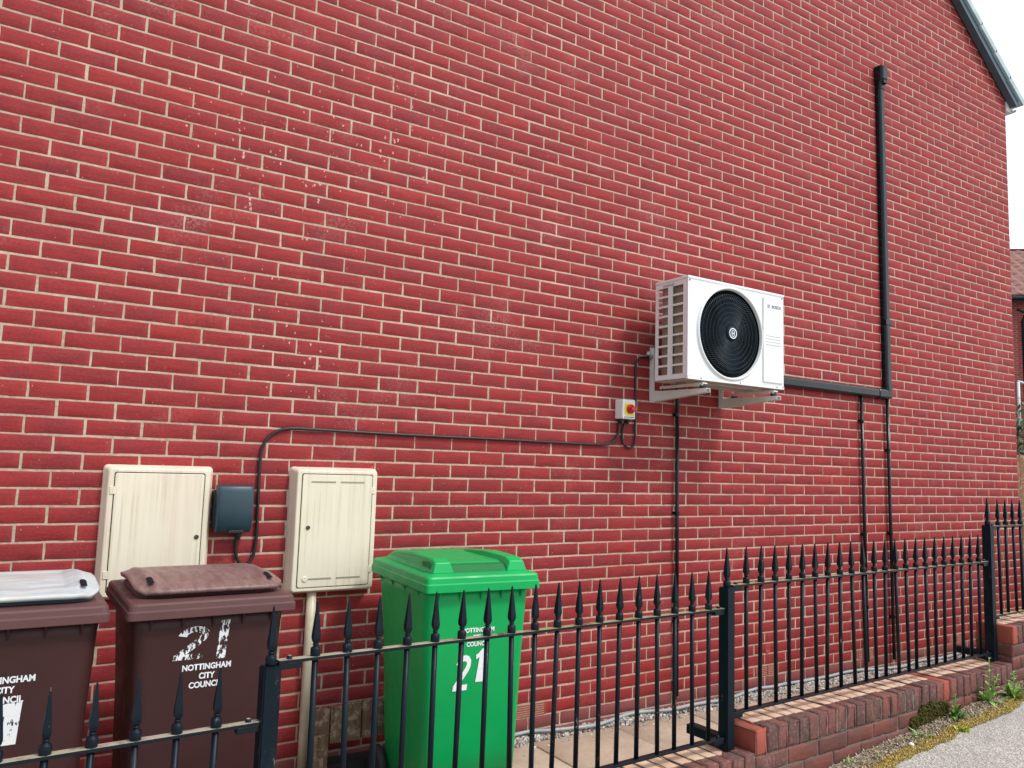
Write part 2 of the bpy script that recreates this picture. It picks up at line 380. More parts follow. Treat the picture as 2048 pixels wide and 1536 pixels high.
# ------------------------------------------------------------------ brickwork generator (numpy)
def brick_mesh(name, bricks, mats, parent=None, jitter=.0012, seed=3, inset=.004, skirt=.012, extra=None, edge_drop=.0035, relief=.0007):
    """bricks: list of (origin, ux, uz, L, H, colour rgb). normal = ux x uz reversed to face outwards (n = uz x ux ... given)"""
    rs = np.random.RandomState(seed)
    nb = len(bricks)
    O = np.array([b[0] for b in bricks]); UX = np.array([b[1] for b in bricks]); UZ = np.array([b[2] for b in bricks])
    Ls = np.array([b[3] for b in bricks]); Hs = np.array([b[4] for b in bricks]); C = np.array([b[5] for b in bricks])
    NN = np.cross(UX, UZ)                         # outward normal (x right, z up -> -y)
    fx = [0, 1, .2, .4, .6, .8, 2, 3]             # codes: 0 edge,1 inset,2 L-inset,3 L
    nx, nz = 8, 5
    U_ = np.zeros((nb, nx)); U_[:, 0] = 0; U_[:, 1] = inset
    for i, f in zip(range(2, 6), (.2, .4, .6, .8)): U_[:, i] = Ls*f
    U_[:, 6] = Ls-inset; U_[:, 7] = Ls
    W_ = np.zeros((nb, nz)); W_[:, 1] = inset; W_[:, 2] = Hs/2; W_[:, 3] = Hs-inset; W_[:, 4] = Hs
    uu = np.repeat(U_[:, :, None], nz, 2); ww = np.repeat(W_[:, None, :], nx, 1)
    edge = np.zeros((nx, nz), bool); edge[0] = edge[-1] = True; edge[:, 0] = edge[:, -1] = True
    d = np.where(edge, -edge_drop, 0.)[None]+rs.normal(0, .0004, (nb, nx, nz))+rs.normal(0, relief, (nb, 1, 1))
    u0 = uu/Ls[:, None, None]; w0 = ww/Hs[:, None, None]
    ju = rs.normal(0, jitter, (nb, nx, nz))*edge[None]; jw = rs.normal(0, jitter, (nb, nx, nz))*edge[None]
    # smooth displacement of whole edges
    uu = uu+ju; ww = ww+jw
    P = O[:, None, None]+uu[..., None]*UX[:, None, None]+ww[..., None]*UZ[:, None, None]+d[..., None]*NN[:, None, None]
    Q = O[:, None, None]+uu[..., None]*UX[:, None, None]+ww[..., None]*UZ[:, None, None]+(-skirt)*NN[:, None, None]
    loop = [(i, 0) for i in range(nx)]+[(nx-1, j) for j in range(1, nz)]+[(i, nz-1) for i in range(nx-2, -1, -1)]+[(0, j) for j in range(nz-2, 0, -1)]
    li = [i*nz+j for i, j in loop]; nl = len(li); nv = nx*nz+nl
    verts = np.concatenate([P.reshape(nb, nx*nz, 3), Q.reshape(nb, nx*nz, 3)[:, li]], 1).reshape(-1, 3)
    quads = []
    for i in range(nx-1):
        for j in range(nz-1): quads.append((i*nz+j, (i+1)*nz+j, (i+1)*nz+j+1, i*nz+j+1))
    for k in range(nl): quads.append((li[k], nx*nz+k, nx*nz+(k+1) % nl, li[(k+1) % nl]))
    quads = np.array(quads); nq = len(quads)
    faces = (quads[None]+(np.arange(nb)*nv)[:, None, None]).reshape(-1)
    uvv = np.concatenate([np.stack([u0, w0], -1).reshape(nb, nx*nz, 2), np.stack([u0, w0], -1).reshape(nb, nx*nz, 2)[:, li]], 1).reshape(-1, 2)
    cols = np.repeat(np.concatenate([C, np.ones((nb, 1))], 1), nv, 0)
    # extra plain faces (mortar bed etc): list of quads of 4 points, material 1
    ev = np.array([p for q in (extra or []) for p in q], float).reshape(-1, 3); ne = len(extra or [])
    nv0 = len(verts)
    if ne:
        verts = np.concatenate([verts, ev]); faces = np.concatenate([faces, nv0+np.arange(4*ne)])
        uvv = np.concatenate([uvv, np.zeros((4*ne, 2))]); cols = np.concatenate([cols, np.ones((4*ne, 4))])
    nf = nb*nq+ne
    me = bpy.data.meshes.new(name)
    me.vertices.add(len(verts)); me.vertices.foreach_set('co', verts.ravel())
    me.loops.add(nf*4); me.loops.foreach_set('vertex_index', faces.astype(np.int32))
    me.polygons.add(nf); me.polygons.foreach_set('loop_start', np.arange(0, nf*4, 4, dtype=np.int32)); me.polygons.foreach_set('loop_total', np.full(nf, 4, dtype=np.int32))
    me.update(calc_edges=True)
    for mm in mats: me.materials.append(mm)
    me.polygons.foreach_set('material_index', np.concatenate([np.zeros(nb*nq, np.int32), np.ones(ne, np.int32)]))
    ca = me.color_attributes.new('bcol', 'FLOAT_COLOR', 'POINT'); ca.data.foreach_set('color', cols.ravel())
    uvl = me.uv_layers.new(name='UVMap'); uvl.data.foreach_set('uv', uvv[faces.astype(int)].ravel())
    me.validate(); me.update()
    o = bpy.data.objects.new(name, me); COL.objects.link(o)
    if parent: o.parent = parent
    return o

# ------------------------------------------------------------------ ground, pavement, path
def zp(x): return -2.30+.065*(x-3.4)          # sloping pavement
def asphalt_mat():
    mm, t, b = mat('asphalt'); v = coords(t)
    vo = N(t, 'ShaderNodeTexVoronoi'); vo.inputs['Scale'].default_value = 130; L(t, v, vo.inputs['Vector'])
    s = N(t, 'ShaderNodeSeparateColor'); L(t, vo.outputs['Color'], s.inputs[0])
    c = mix(t, ramp(t, s.outputs[0], [(.2, 0), (.9, 1)]), (.34, .31, .265), (.60, .56, .50))
    c = mix(t, ramp(t, noise_n(t, v, 2.5, 5), [(.4, 0), (.7, .5)]), c, (.34, .315, .285))
    c = mix(t, ramp(t, noise_n(t, v, 9, 6, .7), [(.60, 0), (.66, .6)]), c, (.22, .205, .185))
    c = mix(t, ramp(t, noise_n(t, v, 1.1, 6, .7), [(.46, 0), (.6, .45)]), c, (.50, .47, .41))
    ed = N(t, 'ShaderNodeTexVoronoi', feature='DISTANCE_TO_EDGE'); ed.inputs['Scale'].default_value = 1.3; wv = N(t, 'ShaderNodeVectorMath'); wv.operation = 'ADD'
    nn = N(t, 'ShaderNodeTexNoise'); nn.inputs['Scale'].default_value = 6; L(t, v, nn.inputs['Vector']); L(t, v, wv.inputs[0]); sc_ = N(t, 'ShaderNodeVectorMath'); sc_.operation = 'SCALE'; sc_.inputs['Scale'].default_value = .18
    L(t, nn.outputs['Color'], sc_.inputs[0]); L(t, sc_.outputs[0], wv.inputs[1]); L(t, wv.outputs[0], ed.inputs['Vector'])
    c = mix(t, ramp(t, ed.outputs['Distance'], [(.001, .3), (.005, 0)]), c, (.12, .11, .095))
    L(t, c, b.inputs['Base Color']); b.inputs['Roughness'].default_value = .95
    bump(t, b, vo.outputs['Distance'], .7, .006); return mm
M['asphalt'] = asphalt_mat()
M['soil'] = plain('earth_ground', (.16, .13, .10), .95, .3, 3, .5)
g = MB(); g.add([(-400, -400, -3.45), (400, -400, -3.45), (400, 400, -3.45), (-400, 400, -3.45)], [(0, 1, 2, 3)])
tag(g.build('ground', M['soil']), kind='structure')
g = MB()
xs = [-13+i*.5 for i in range(60)]; ys = [-14, -9, -6, -4, -3, -2.5, -2.2, -2.0, -1.8, -1.7, -1.6, -1.4]
vs = [(x, y, zp(x)+.004*noise.noise(V(x*2, y*3, 0))) for x in xs for y in ys]; ny = len(ys)
g.add(vs, [(i*ny+j, (i+1)*ny+j, (i+1)*ny+j+1, i*ny+j+1) for i in range(len(xs)-1) for j in range(ny-1)])
tag(g.build('pavement', M['asphalt'], smooth=True), kind='structure')
g = MB(); g.add([(-12, -1.45, -2.53), (30, -1.45, -2.53), (30, 30, -2.53), (-12, 30, -2.53)], [(0, 1, 2, 3)])
tag(g.build('yard_ground', M['soil']), kind='structure')
def slab_mat():
    mm, t, b = mat('buff_paving_slab'); v = coords(t)
    at = N(t, 'ShaderNodeAttribute', attribute_name='bcol'); s = N(t, 'ShaderNodeSeparateColor'); L(t, at.outputs['Color'], s.inputs[0])
    n = noise_n(t, v, 7, 6, .65); n2 = noise_n(t, v, 34, 5, .7)
    c = mix(t, ramp(t, n, [(.35, 0), (.65, 1)]), (.48, .385, .26), (.62, .53, .40))
    c = mix(t, ramp(t, n2, [(.48, 0), (.64, .5)]), c, (.42, .27, .18))
    c = mix(t, math_n(t, 'MULTIPLY', s.outputs[0], .5), c, (.50, .36, .27))
    c = mix(t, ramp(t, noise_n(t, v, 2.2, 6, .7), [(.48, 0), (.66, .55)]), c, (.33, .27, .20))
    L(t, c, b.inputs['Base Color']); b.inputs['Roughness'].default_value = .85; bump(t, b, n2, .5, .006); return mm
M['slab'] = slab_mat()
sl = []
rr = random.Random(5)
for i in range(-22, 16):
    x0 = 2.642+.603*i
    for (a, b_) in ((-.115, -.70), (-.705, -1.295)):
        sl.append(((x0+.004, b_+.003, -2.5+rr.uniform(-.002, .002)), (1, 0, 0), (0, 1, 0), .595, abs(a-b_)-.006, (rr.random(), rr.random(), rr.random()*.8)))
# path slabs face upward (x cross y = +z)
o = brick_mesh('path', sl, [M['slab'], M['soil']], skirt=.03, jitter=.0015, seed=9); tag(o, kind='structure')

# ------------------------------------------------------------------ the house
house = empty('brick_house', (2.9, 3, -2.53), 'red brick house with tall blank gable wall and slate-grey roof verge', 'house')
def hp(o): # parent while keeping world placement
    o.parent = house; o.matrix_parent_inverse = Matrix.Translation(-house.location); return o
XR = 8.427; XL = -3.2; XA = (XR+XL)/2
EZ = 2.93; SL = .742
def roofz(x): return EZ+SL*(XR-.03-x) if x > XA else EZ+SL*(x-XL-.03)
bricks = []; rb = random.Random(2)
airs = [(2.610, 31), (4.648, 31), (5.812, 31), (7.137, 31)]
def bcol():
    r = rb.random()
    hue = rb.random()**1.3
    return (hue, rb.random(), rb.random())
for n in range(-98, 34):
    zt = -n*.075
    off = 0 if n % 2 == 0 else .5
    u = -15+off
    while u*.225 < XR+.2:
        x0 = u*.225+.0049+rb.uniform(-.0022, .0022); x1 = (u+1)*.225-.0049+rb.uniform(-.0022, .0022); u += 1
        x0 = max(x0, XL); x1 = min(x1, XR)
        if x1-x0 < .06: continue
        z0 = zt-.075+.0050+rb.uniform(-.0011, .0011); z1 = zt-.0050+rb.uniform(-.0011, .0011)
        if z1 > max(roofz(x0), roofz(x1)) + .05: continue
        if any(n == a[1] and x0 < a[0]+.2 and x1 > a[0]+.02 for a in airs):
            a = [a for a in airs if n == a[1] and x0 < a[0]+.2 and x1 > a[0]+.02][0]
            if a[0]-x0 > .022:
                x1b = a[0]-.008
                bricks.append(((x0, 0, z0), (1, 0, 0), (0, 0, 1), x1b-x0, z1-z0, bcol()))
            if x1-(a[0]+.223) > .022:
                x0b = a[0]+.223
                bricks.append(((x0b, 0, z0), (1, 0, 0), (0, 0, 1), x1-x0b, z1-z0, bcol()))
            continue
        bricks.append(((x0, 0, z0), (1, 0, 0), (0, 0, 1), x1-x0, z1-z0, bcol()))
# return bricks on the far corner
for n in range(-39, 34):
    zt = -n*.075; y = 0.0
    k = 0
    while y < 2.0:
        l = .1025 if (k == 0 and n % 2) else .215
        if k == 0: l = .215 if n % 2 == 0 else .1025
        bricks.append(((XR, y, zt-.07), (0, 1, 0), (0, 0, 1), l, .065, bcol())); y += l+.01; k += 1
MB_ = .0024
# mortar sheet: gable pentagon as quads
ex = []
ex.append([(XL, MB_, -2.6), (XA, MB_, -2.6), (XA, MB_, roofz(XA)), (XL, MB_, EZ)])
ex.append([(XA, MB_, -2.6), (XR-MB_, MB_, -2.6), (XR-MB_, MB_, EZ), (XA, MB_, roofz(XA))])
ex.append([(XR-MB_, MB_, -2.6), (XR-MB_, 7.5, -2.6), (XR-MB_, 7.5, EZ), (XR-MB_, MB_, EZ)])
ex.append([(XL, 7.5, -2.6), (XL, MB_, -2.6), (XL, MB_, EZ), (XL, 7.5, EZ)])
ex.append([(XR-MB_, 7.5, -2.6), (XL, 7.5, -2.6), (XL, 7.5, EZ), (XR-MB_, 7.5, EZ)])
hp(brick_mesh('gable_wall', bricks, [M['brick'], M['mortar']], jitter=.0007, extra=ex, inset=.0024, edge_drop=.0012, relief=.0004))
# roof: tiled slopes with verge
M['tile'] = plain('concrete_roof_tile', (.16, .19, .20), .8, .2, 6, .3)
M['verge'] = plain('pale_verge_tile', (.40, .50, .52), .75, .15, 8, .3)
M['barge'] = plain('dark_barge_board', (.055, .10, .13), .5, .1, 6)
rf = MB(); th = math.atan(SL)
ov = .095
def slope_pt(x, off, y): # point on the right slope; off = perpendicular offset upwards
    z = EZ+SL*(XR-.03-x)
    return (x+off*math.sin(th), y, z+off*math.cos(th))
xe = XR+ov
a0 = .112
rf.add([slope_pt(xe, a0, -.04), slope_pt(XA, a0, -.04), slope_pt(XA, a0, 7.6), slope_pt(xe, a0, 7.6),
        slope_pt(xe, a0-.03, -.04), slope_pt(XA, a0-.03, -.04), slope_pt(XA, a0-.03, 7.6), slope_pt(xe, a0-.03, 7.6)],
       [(0, 1, 2, 3), (4, 7, 6, 5), (0, 4, 5, 1), (3, 2, 6, 7), (0, 3, 7, 4)])
def mir(p): return (2*XA-p[0], p[1], p[2])
rf.add([mir(p) for p in [slope_pt(xe, a0, -.04), slope_pt(XA, a0, -.04), slope_pt(XA, a0, 7.6), slope_pt(xe, a0, 7.6),
        slope_pt(xe, a0-.03, -.04), slope_pt(XA, a0-.03, -.04), slope_pt(XA, a0-.03, 7.6), slope_pt(xe, a0-.03, 7.6)]],
       [(0, 1, 2, 3), (4, 7, 6, 5), (0, 4, 5, 1), (3, 2, 6, 7), (0, 3, 7, 4)])
hp(rf.build('roof', M['tile']))
for f in (lambda p: p, mir):   # barge boards fixed to the gable, right and left
    bb = MB()
    bb.add([f(slope_pt(x, o_, y)) for y in (-.075, -.012) for (x, o_) in ((xe-.02, .0), (XA, .0), (XA, .080), (xe-.02, .080))],
           [(0, 1, 2, 3), (7, 6, 5, 4), (0, 4, 5, 1), (1, 5, 6, 2), (2, 6, 7, 3), (3, 7, 4, 0)])
    hp(bb.build('barge_board', M['barge']))
# lapped verge units
Ls_ = .33; n = int((xe-XA)/math.cos(th)/Ls_)+2
for f in (lambda p: p, mir):
    vt = MB()
    for i in range(26):
        xa = xe+.03-i*Ls_*math.cos(th); xb = xa-(Ls_+.02)*math.cos(th)
        if xb < XA: break
        o0 = .077; o1 = .142
        P8 = [slope_pt(xa, o0, -.10), slope_pt(xb, o0-.012, -.10), slope_pt(xb, o1-.012, -.10), slope_pt(xa, o1, -.10),
              slope_pt(xa, o0, .06), slope_pt(xb, o0-.012, .06), slope_pt(xb, o1-.012, .06), slope_pt(xa, o1, .06)]
        vt.add([f(p) for p in P8], [(0, 1, 2, 3), (7, 6, 5, 4), (0, 4, 5, 1), (1, 5, 6, 2), (2, 6, 7, 3), (3, 7, 4, 0)])
    hp(vt.build('verge', M['verge'], bevel=.004))
ev = MB(); ev.box(XR+.005, XR+.085, -.01, 7.5, EZ-.12, EZ-.02)
hp(ev.build('soffit', M['pvc']))
gt = MB()
pts = [(XR+.125+.045*math.cos(a), EZ-.07+.045*math.sin(a)) for a in [math.pi+math.pi*i/8 for i in range(9)]]
pts2 = [(XR+.125+.041*math.cos(a), EZ-.07+.041*math.sin(a)) for a in [2*math.pi-math.pi*i/8 for i in range(9)]]
gt.prism(pts+pts2, -.03, 7.55)
hp(gt.build('gutter', M['pvc']))
# air bricks
for (xa, n) in airs:
    ab = MB(); zt = -n*.075-.005; x1 = xa+.215
    ab.box(xa, x1, .006, .02, zt-.066, zt)
    for fr in ((xa, xa+.010, zt-.066, zt), (x1-.010, x1, zt-.066, zt), (xa+.104, xa+.111, zt-.066, zt)):
        ab.box(fr[0], fr[1], -.0015, .008, fr[2], fr[3])
    for k in range(6):
        zz = zt-.002-k*.0122
        ab.box(xa+.010, x1-.010, -.001, .007, zz-.005, zz)
    hp(ab.build('air_brick', M['terracotta'], bevel=.0008))
pl = MB(); pl.lathe([(.028, .0), (.028, -.004), (.022, -.006), (.012, -.003)], (4.754, .002, -2.221), 20, 'y')
hp(pl.build('blanking_plug', M['terracotta'], smooth=False))

# ------------------------------------------------------------------ meter boxes
def meter_box(x0, x1, z0, z1, dp, label, hinge, slots, lock, name='meter_box'):
    xc, zc = (x0+x1)/2, (z0+z1)/2
    root = empty(name, (xc, 0, z0), label, 'meter box')
    W_, H_ = x1-x0, z1-z0
    def rr_(w, h, r, y): return [(p[0], y, p[1]+H_/2) for p in rrect(w, h, r, 0, n=5)]
    b = MB()
    b.loft([rr_(W_, H_, .018, .004), rr_(W_-.004, H_-.004, .018, -dp*.30), rr_(W_-.034, H_-.030, .014, -dp*.93), rr_(W_-.042, H_-.038, .012, -dp),
            rr_(W_-.080, H_-.062, .010, -dp), rr_(W_-.084, H_-.066, .009, -dp+.006)], cap0=False)
    b.build('frame', M['cream'], root, smooth=False, bevel=.002)
    dw, dh = W_-.0895, H_-.0715
    g_ = MB(); g_.loft([rr_(W_-.083, H_-.065, .009, -dp+.0035), rr_(W_-.096, H_-.078, .009, -dp+.0035), rr_(W_-.096, H_-.078, .009, -dp+.004)], cap0=False, cap1=False); g_.build('door_gap_shade', M['rubber'], root)  # dark ring painted in as the shade of the gap round the door
    d = MB()
    d.loft([rr_(dw, dh, .009, -dp+.005), rr_(dw, dh, .009, -dp-.001), rr_(dw-.004, dh-.004, .008, -dp-.003)], cap0=False)
    door = d.build('door', M['cream'], root)
    if slots:
        for zz in (H_/2+dh/2-.035, H_/2-dh/2+.04):
            for sx in (-1, 1):
                s = MB(); cx = sx*.075
                s.cbox(cx-.062, cx+.062, -dp-.0055, -dp-.002, zz-.0035, zz+.0035, .001); s.build('vent_slot', plainish, door)
        s = MB(); s.lathe([(.014, 0), (.014, -.004), (.011, -.005)], (-.145, -dp-.0025, H_/2-dh/2+.040), 16, 'y'); s.build('round_boss', M['cream'], door)
    k = MB(); k.lathe([(.010, 0), (.010, -.005), (.007, -.006), (.006, -.003), (.001, -.003)], (lock[0]-xc, -dp-.0025, lock[1]-z0), 16, 'y')
    k.build('lock', M['lock'], door)
    for zz in (H_/2+dh/2-.075, H_/2-dh/2+.075):
        h = MB(); hx = hinge*(dw/2+.006)
        h.prism([(hx-.012, zz-.016), (hx+.012, zz-.016), (hx+.012, zz+.016), (hx-.012, zz+.016)], -dp-.0038, -dp+.002)
        h.prism([(hx-.002, zz-.005), (hx+.003, zz-.005), (hx+.003, zz+.005), (hx-.002, zz+.005)], -dp-.0048, -dp-.0036)
        h.build('hinge', M['cream'], root, bevel=.001)
    return root
plainish = plain('cream_slot', (.33, .30, .22), .6, .05, 10)
M['lock'] = plain('tarnished_lock', (.10, .09, .075), .4, .2, 60, metal=.5)
meter_box(.421, .878, -1.60, -1.018, .055, 'wide streaked cream meter box behind the brown bin, its lock on the right', -1, False, (.815, -1.335))
meter_box(1.240, 1.690, -1.622, -1.008, .075, 'tall cream meter box with four vent slots above a cream pipe', 1, True, (1.322, -1.300))
p = MB(); p.smooth = True; p.tube([(1.375, -.03, -1.60), (1.375, -.03, -1.9), (1.374, -.03, -2.2), (1.376, -.03, -2.55)], .0235, 20)
o = p.build('gas_pipe', plain('cream_pipe', (.60, .52, .38), .45, .12, 9, dirt=(.25, .18, .10), dirtamt=.5)); tag(o, 'thick cream pipe running down from the vented meter box', 'pipe')

# dark enclosure
root = empty('socket_box', (.978, 0, -1.32), 'dark blue-grey lidded socket box between the two meter boxes', 'socket box')
b = MB(); b.cbox(-.095, .070, -.045, .0, .02, .195, .008); b.build('back_box', M['rubber'], root)
b = MB()
prof = [(-.040, .218), (-.085, .222), (-.100, .214), (-.108, .19), (-.110, .10), (-.105, .04), (-.085, .008), (-.060, .0), (-.040, .002)]
n_ = 7; rings = []
for xx, sc in [(-.088, .86), (-.086, .95), (-.076, 1.0), (.056, 1.0), (.068, .95), (.072, .86)]:
    rings.append([(xx, (y+.04)*sc-.04, .11+(z-.11)*(.97+.03*sc)) for (y, z) in prof])
b.smooth = True; b.loft(rings); o = b.build('lid', M['slate'], root, bevel=.003)
b = MB(); b.cbox(-.035, .03, -.112, -.07, .004, .016, .002); b.build('latch', M['rubber'], root)
b = MB(); b.lathe([(.013, 0), (.013, -.02), (.009, -.035)], (.027, -.03, .0), 12, 'z'); b.build('cable_gland', M['rubber'], root)

# cables
def smooth_path(P, y, sub=6, wob=.0):
    pts = [Vector((a, y, c)) for a, c in P]; out = []
    for i in range(len(pts)-1):
        p0 = pts[max(i-1, 0)]; p1 = pts[i]; p2 = pts[i+1]; p3 = pts[min(i+2, len(pts)-1)]
        for k in range(sub):
            t = k/sub
            out.append(.5*((2*p1)+(-p0+p2)*t+(2*p0-5*p1+4*p2-p3)*t*t+(-p0+3*p1-3*p2+p3)*t*t*t))
    out.append(pts[-1])
    return out
C1 = [(3.327, -.665), (3.328, -.693), (3.321, -.751), (3.298, -.79), (3.253, -.814), (3.177, -.823), (2.982, -.825), (2.442, -.824), (1.816, -.825), (1.404, -.822), (1.251, -.821), (1.177, -.833), (1.13, -.864), (1.102, -.909), (1.091, -.969), (1.091, -1.077), (1.094, -1.243), (1.096, -1.337), (1.089, -1.419), (1.073, -1.458), (1.049, -1.474), (1.022, -1.461), (1.006, -1.423), (1.002, -1.37), (1.005, -1.335)]
c = MB(); c.smooth = True; c.tube(smooth_path(C1, -.012), .0078, 10)
tag(c.build('power_cable', M['cable']), 'black cable sweeping along the bricks from socket box to red switch', 'cable')
C2 = [(3.382, -.665), (3.366, -.707), (3.355, -.756), (3.364, -.803), (3.389, -.827), (3.423, -.836), (3.452, -.819), (3.464, -.783), (3.463, -.686), (3.464, -.524), (3.460, -.329), (3.467, -.279), (3.497, -.246), (3.549, -.235), (3.600, -.232)]
c = MB(); c.smooth = True; c.tube(smooth_path(C2, -.012), .0068, 10)
tag(c.build('power_cable', M['cable']), 'short black cable looping from the red switch up to the fan unit', 'cable')

# isolator switch
root = empty('isolator_switch', (3.355, 0, -.655), 'small white switch box with a red rotary knob on yellow', 'switch')
b = MB(); b.cbox(-.052, .052, -.075, .0, 0, .122, .005); b.build('housing', M['white'], root)
b = MB(); b.cbox(-.036, .040, -.0775, -.074, .022, .098, .002); b.build('yellow_plate', M['yellow'], root)
b = MB(); b.smooth = True
b.lathe([(.027, 0), (.029, -.004), (.029, -.014), (.026, -.020)], (.006, -.0775, .062), 28, 'y')
b.smooth = False
bm = bmesh.new(); bmesh.ops.create_cube(bm, size=1)
for v in bm.verts: v.co = Vector((v.co.x*(.052 if v.co.y > 0 else .044), v.co.y*.026, v.co.z*.020))
bmesh.ops.bevel(bm, geom=list(bm.edges), offset=.004, segments=2, affect='EDGES')
b.addbm(bm, Matrix.Translation((.006, -.106, .062)) @ Matrix.Rotation(math.radians(0), 4, 'Y'))
b.build('knob', M['red'], root)
b = MB(); b.cbox(-.040, .042, -.0765, -.074, .008, .013, .001); b.build('label_strip', M['grey_txt'], root)
for gx, nm in ((-.028, 'gland'), (.027, 'gland')):
    b = MB(); b.smooth = True; b.lathe([(.016, .0), (.016, -.010), (.012, -.012), (.008, -.030)], (gx, -.03, .0), 14, 'z'); b.build('cable_gland', M['rubber'], root)

# ------------------------------------------------------------------ outdoor unit
ux0, ux1, uy0, uy1, uz0, uz1 = 3.487, 4.372, -.450, -.165, -.414, .208
unit = empty('heat_pump', (3.93, -.3, uz0), 'white outdoor heat pump with big round black fan grille, bracketed to the wall', 'heat pump')
UO = unit.location
def ub(mb, name, mats, parent=None, **k):
    mb.v = [(v[0]-UO.x, v[1]-UO.y, v[2]-UO.z) for v in mb.v]
    return mb.build(name, mats, parent or unit, **k)
FC = (3.862, -.098); FR = .285      # fan centre, opening radius
b = MB()
# front panel: rounded rectangle plate with round opening -> ring mesh
nseg = 96
def sq(a):   # point on the plate border in direction a
    cx, cz = FC
    dx, dz = math.cos(a), math.sin(a)
    t = 1e9
    for lim, dd, c0 in ((4.150, dx, cx), (ux0, dx, cx), (uz1-.0, dz, cz), (uz0+.020, dz, cz)):
        if abs(dd) > 1e-6:
            tt = (lim-c0)/dd
            if tt > 0: t = min(t, tt)
    return (cx+dx*t, cz+dz*t)
angs = sorted(set([2*math.pi*i/nseg for i in range(nseg)]+[math.atan2(z-FC[1], x-FC[0]) % (2*math.pi) for x in (ux0, 4.150) for z in (uz0+.020, uz1)]))
n = len(angs)
rings = [[(*sq(a), 0)] for a in angs]
layers = []
layers.append([(sq(a)[0], uy0, sq(a)[1]) for a in angs])
for (r_, dy) in ((FR+.022, 0), (FR+.017, -.001), (FR+.012, -.010), (FR+.006, -.014), (FR, -.012), (FR-.006, .004), (FR-.006, .05)):
    layers.append([(FC[0]+r_*math.cos(a), uy0+dy, FC[1]+r_*math.sin(a)) for a in angs])
vs = [p for l in layers for p in l]
fs = [(j*n+i, j*n+(i+1) % n, (j+1)*n+(i+1) % n, (j+1)*n+i) for j in range(len(layers)-1) for i in range(n)]
b.add(vs, fs)
b.box(4.1495, ux1, uy0, uy0+.01, uz0+.020, uz1-.0)
b.box(ux0-.0008, ux1, uy0-.003, uy0+.0003, uz0-.001, uz0+.0185)
b.smooth = False
fp = ub(b, 'front_panel', M['white'], bevel=.0015)
# top, right, rear, base
b = MB(); b.cbox(ux0-.004, ux1+.004, uy0-.005, uy1+.003, uz1-.002, uz1+.016, .006); ub(b, 'top_cover', M['white'])
b = MB(); b.box(ux1-.003, ux1, uy0+.0105, uy1, uz0, uz1-.0025); b.box(4.1505, 4.156, uy0+.011, uy1-.004, uz0+.004, uz1-.003); ub(b, 'side_panel', M['white'])
b = MB(); b.box(ux0, ux1-.0035, uy0+.011, uy1, uz0-.003, uz0+.0035)
for yy in (-.36, -.22):
    b.box(ux0+.10, ux1-.12, yy-.02, yy+.02, uz0-.012, uz0-.004)
ub(b, 'base_tray', plain('unit_underside', (.42, .38, .33), .6, .15, 10))
# left louvred side: frame built of bars with 2x9 openings
b = MB()
cols = [(-.281, -.186), (-.413, -.312)]; rows = [(.177-.0629*k-.0545, .177-.0629*k) for k in range(9)]
def sidebox(y0, y1, z0, z1): b.box(ux0, ux0+.006, y0, y1, z0, z1)
sidebox(-.281, -.186, rows[0][1], uz1-.0025); sidebox(-.413, -.312, rows[0][1], uz1-.0025)
sidebox(-.281, -.186, uz0, rows[8][0]); sidebox(-.413, -.312, uz0, rows[8][0])
for k in range(8):
    for (ya, yb) in cols: sidebox(ya, yb, rows[k+1][1], rows[k][0])
sidebox(uy0+.0004, -.413, uz0, uz1-.0025); sidebox(-.312, -.281, uz0, uz1-.0025); sidebox(-.186, uy1, uz0, uz1-.0025)
# rims round the openings
for (ya, yb) in cols:
    for (za, zb) in rows:
        for q in ((ya, ya+.002, za, zb), (yb-.002, yb, za, zb), (ya+.002, yb-.002, za, za+.002), (ya+.002, yb-.002, zb-.002, zb)):
            b.box(ux0-.001, ux0+.008, q[0], q[1], q[2], q[3])
ub(b, 'louvre_panel', M['white'])
b = MB(); b.cbox(ux0-.004, ux0+.002, -.335, -.235, uz1-.026, uz1-.014, .0025); ub(b, 'handle_recess', plain('recess_grey', (.45, .47, .5), .5, .05, 9))
def coil_mat():
    mm, t, bs = mat('coil_fins'); v = coords(t, (1, 1, 1)); wv = N(t, 'ShaderNodeTexWave'); wv.bands_direction = 'Y'; wv.inputs['Scale'].default_value = 90
    wv.inputs['Distortion'].default_value = .5
    L(t, v, wv.inputs['Vector']); c = mix(t, wv.outputs[0], (.17, .15, .10), (.36, .33, .24)); c = mix(t, ramp(t, noise_n(t, v, 12), [(.4, 0), (.7, .5)]), c, (.42, .36, .26))
    L(t, c, bs.inputs['Base Color']); bs.inputs['Metallic'].default_value = .3; bs.inputs['Roughness'].default_value = .5; return mm
b = MB(); b.box(ux0+.022, ux0+.043, -.43, -.232, uz0+.006, uz1-.004)
pr_ = [(ux0+.036+.014*math.cos(a)+.0, 0) for a in [0]]
for i in range(8):   # coil turning the rear corner
    a0_ = math.pi/2*i/8; a1_ = math.pi/2*(i+1)/8
    def q(a, r): return (ux0+.022+.048-r*math.cos(a)*.8, -.232+r*math.sin(a)*.95)
    P4 = [q(a0_, .060), q(a1_, .060), q(a1_, .034), q(a0_, .034)]
    b.prism(P4, uz0+.006, uz1-.004, 'z')
b.box(ux0+.070, ux1-.26, -.1997, -.175, uz0+.006, uz1-.004)
ub(b, 'coil', coil_mat())
b = MB()
for k in range(18):
    z_ = uz0+.03+k*.032
    b.tube([(ux0+.06, -.1705, z_), (ux1-.28, -.1705, z_)], .0025, 6)
for x_ in np.linspace(ux0+.06, ux1-.28, 8): b.tube([(x_, -.1675, uz0+.02), (x_, -.1675, uz1-.01)], .0025, 6)
ub(b, 'rear_guard', M['white'])
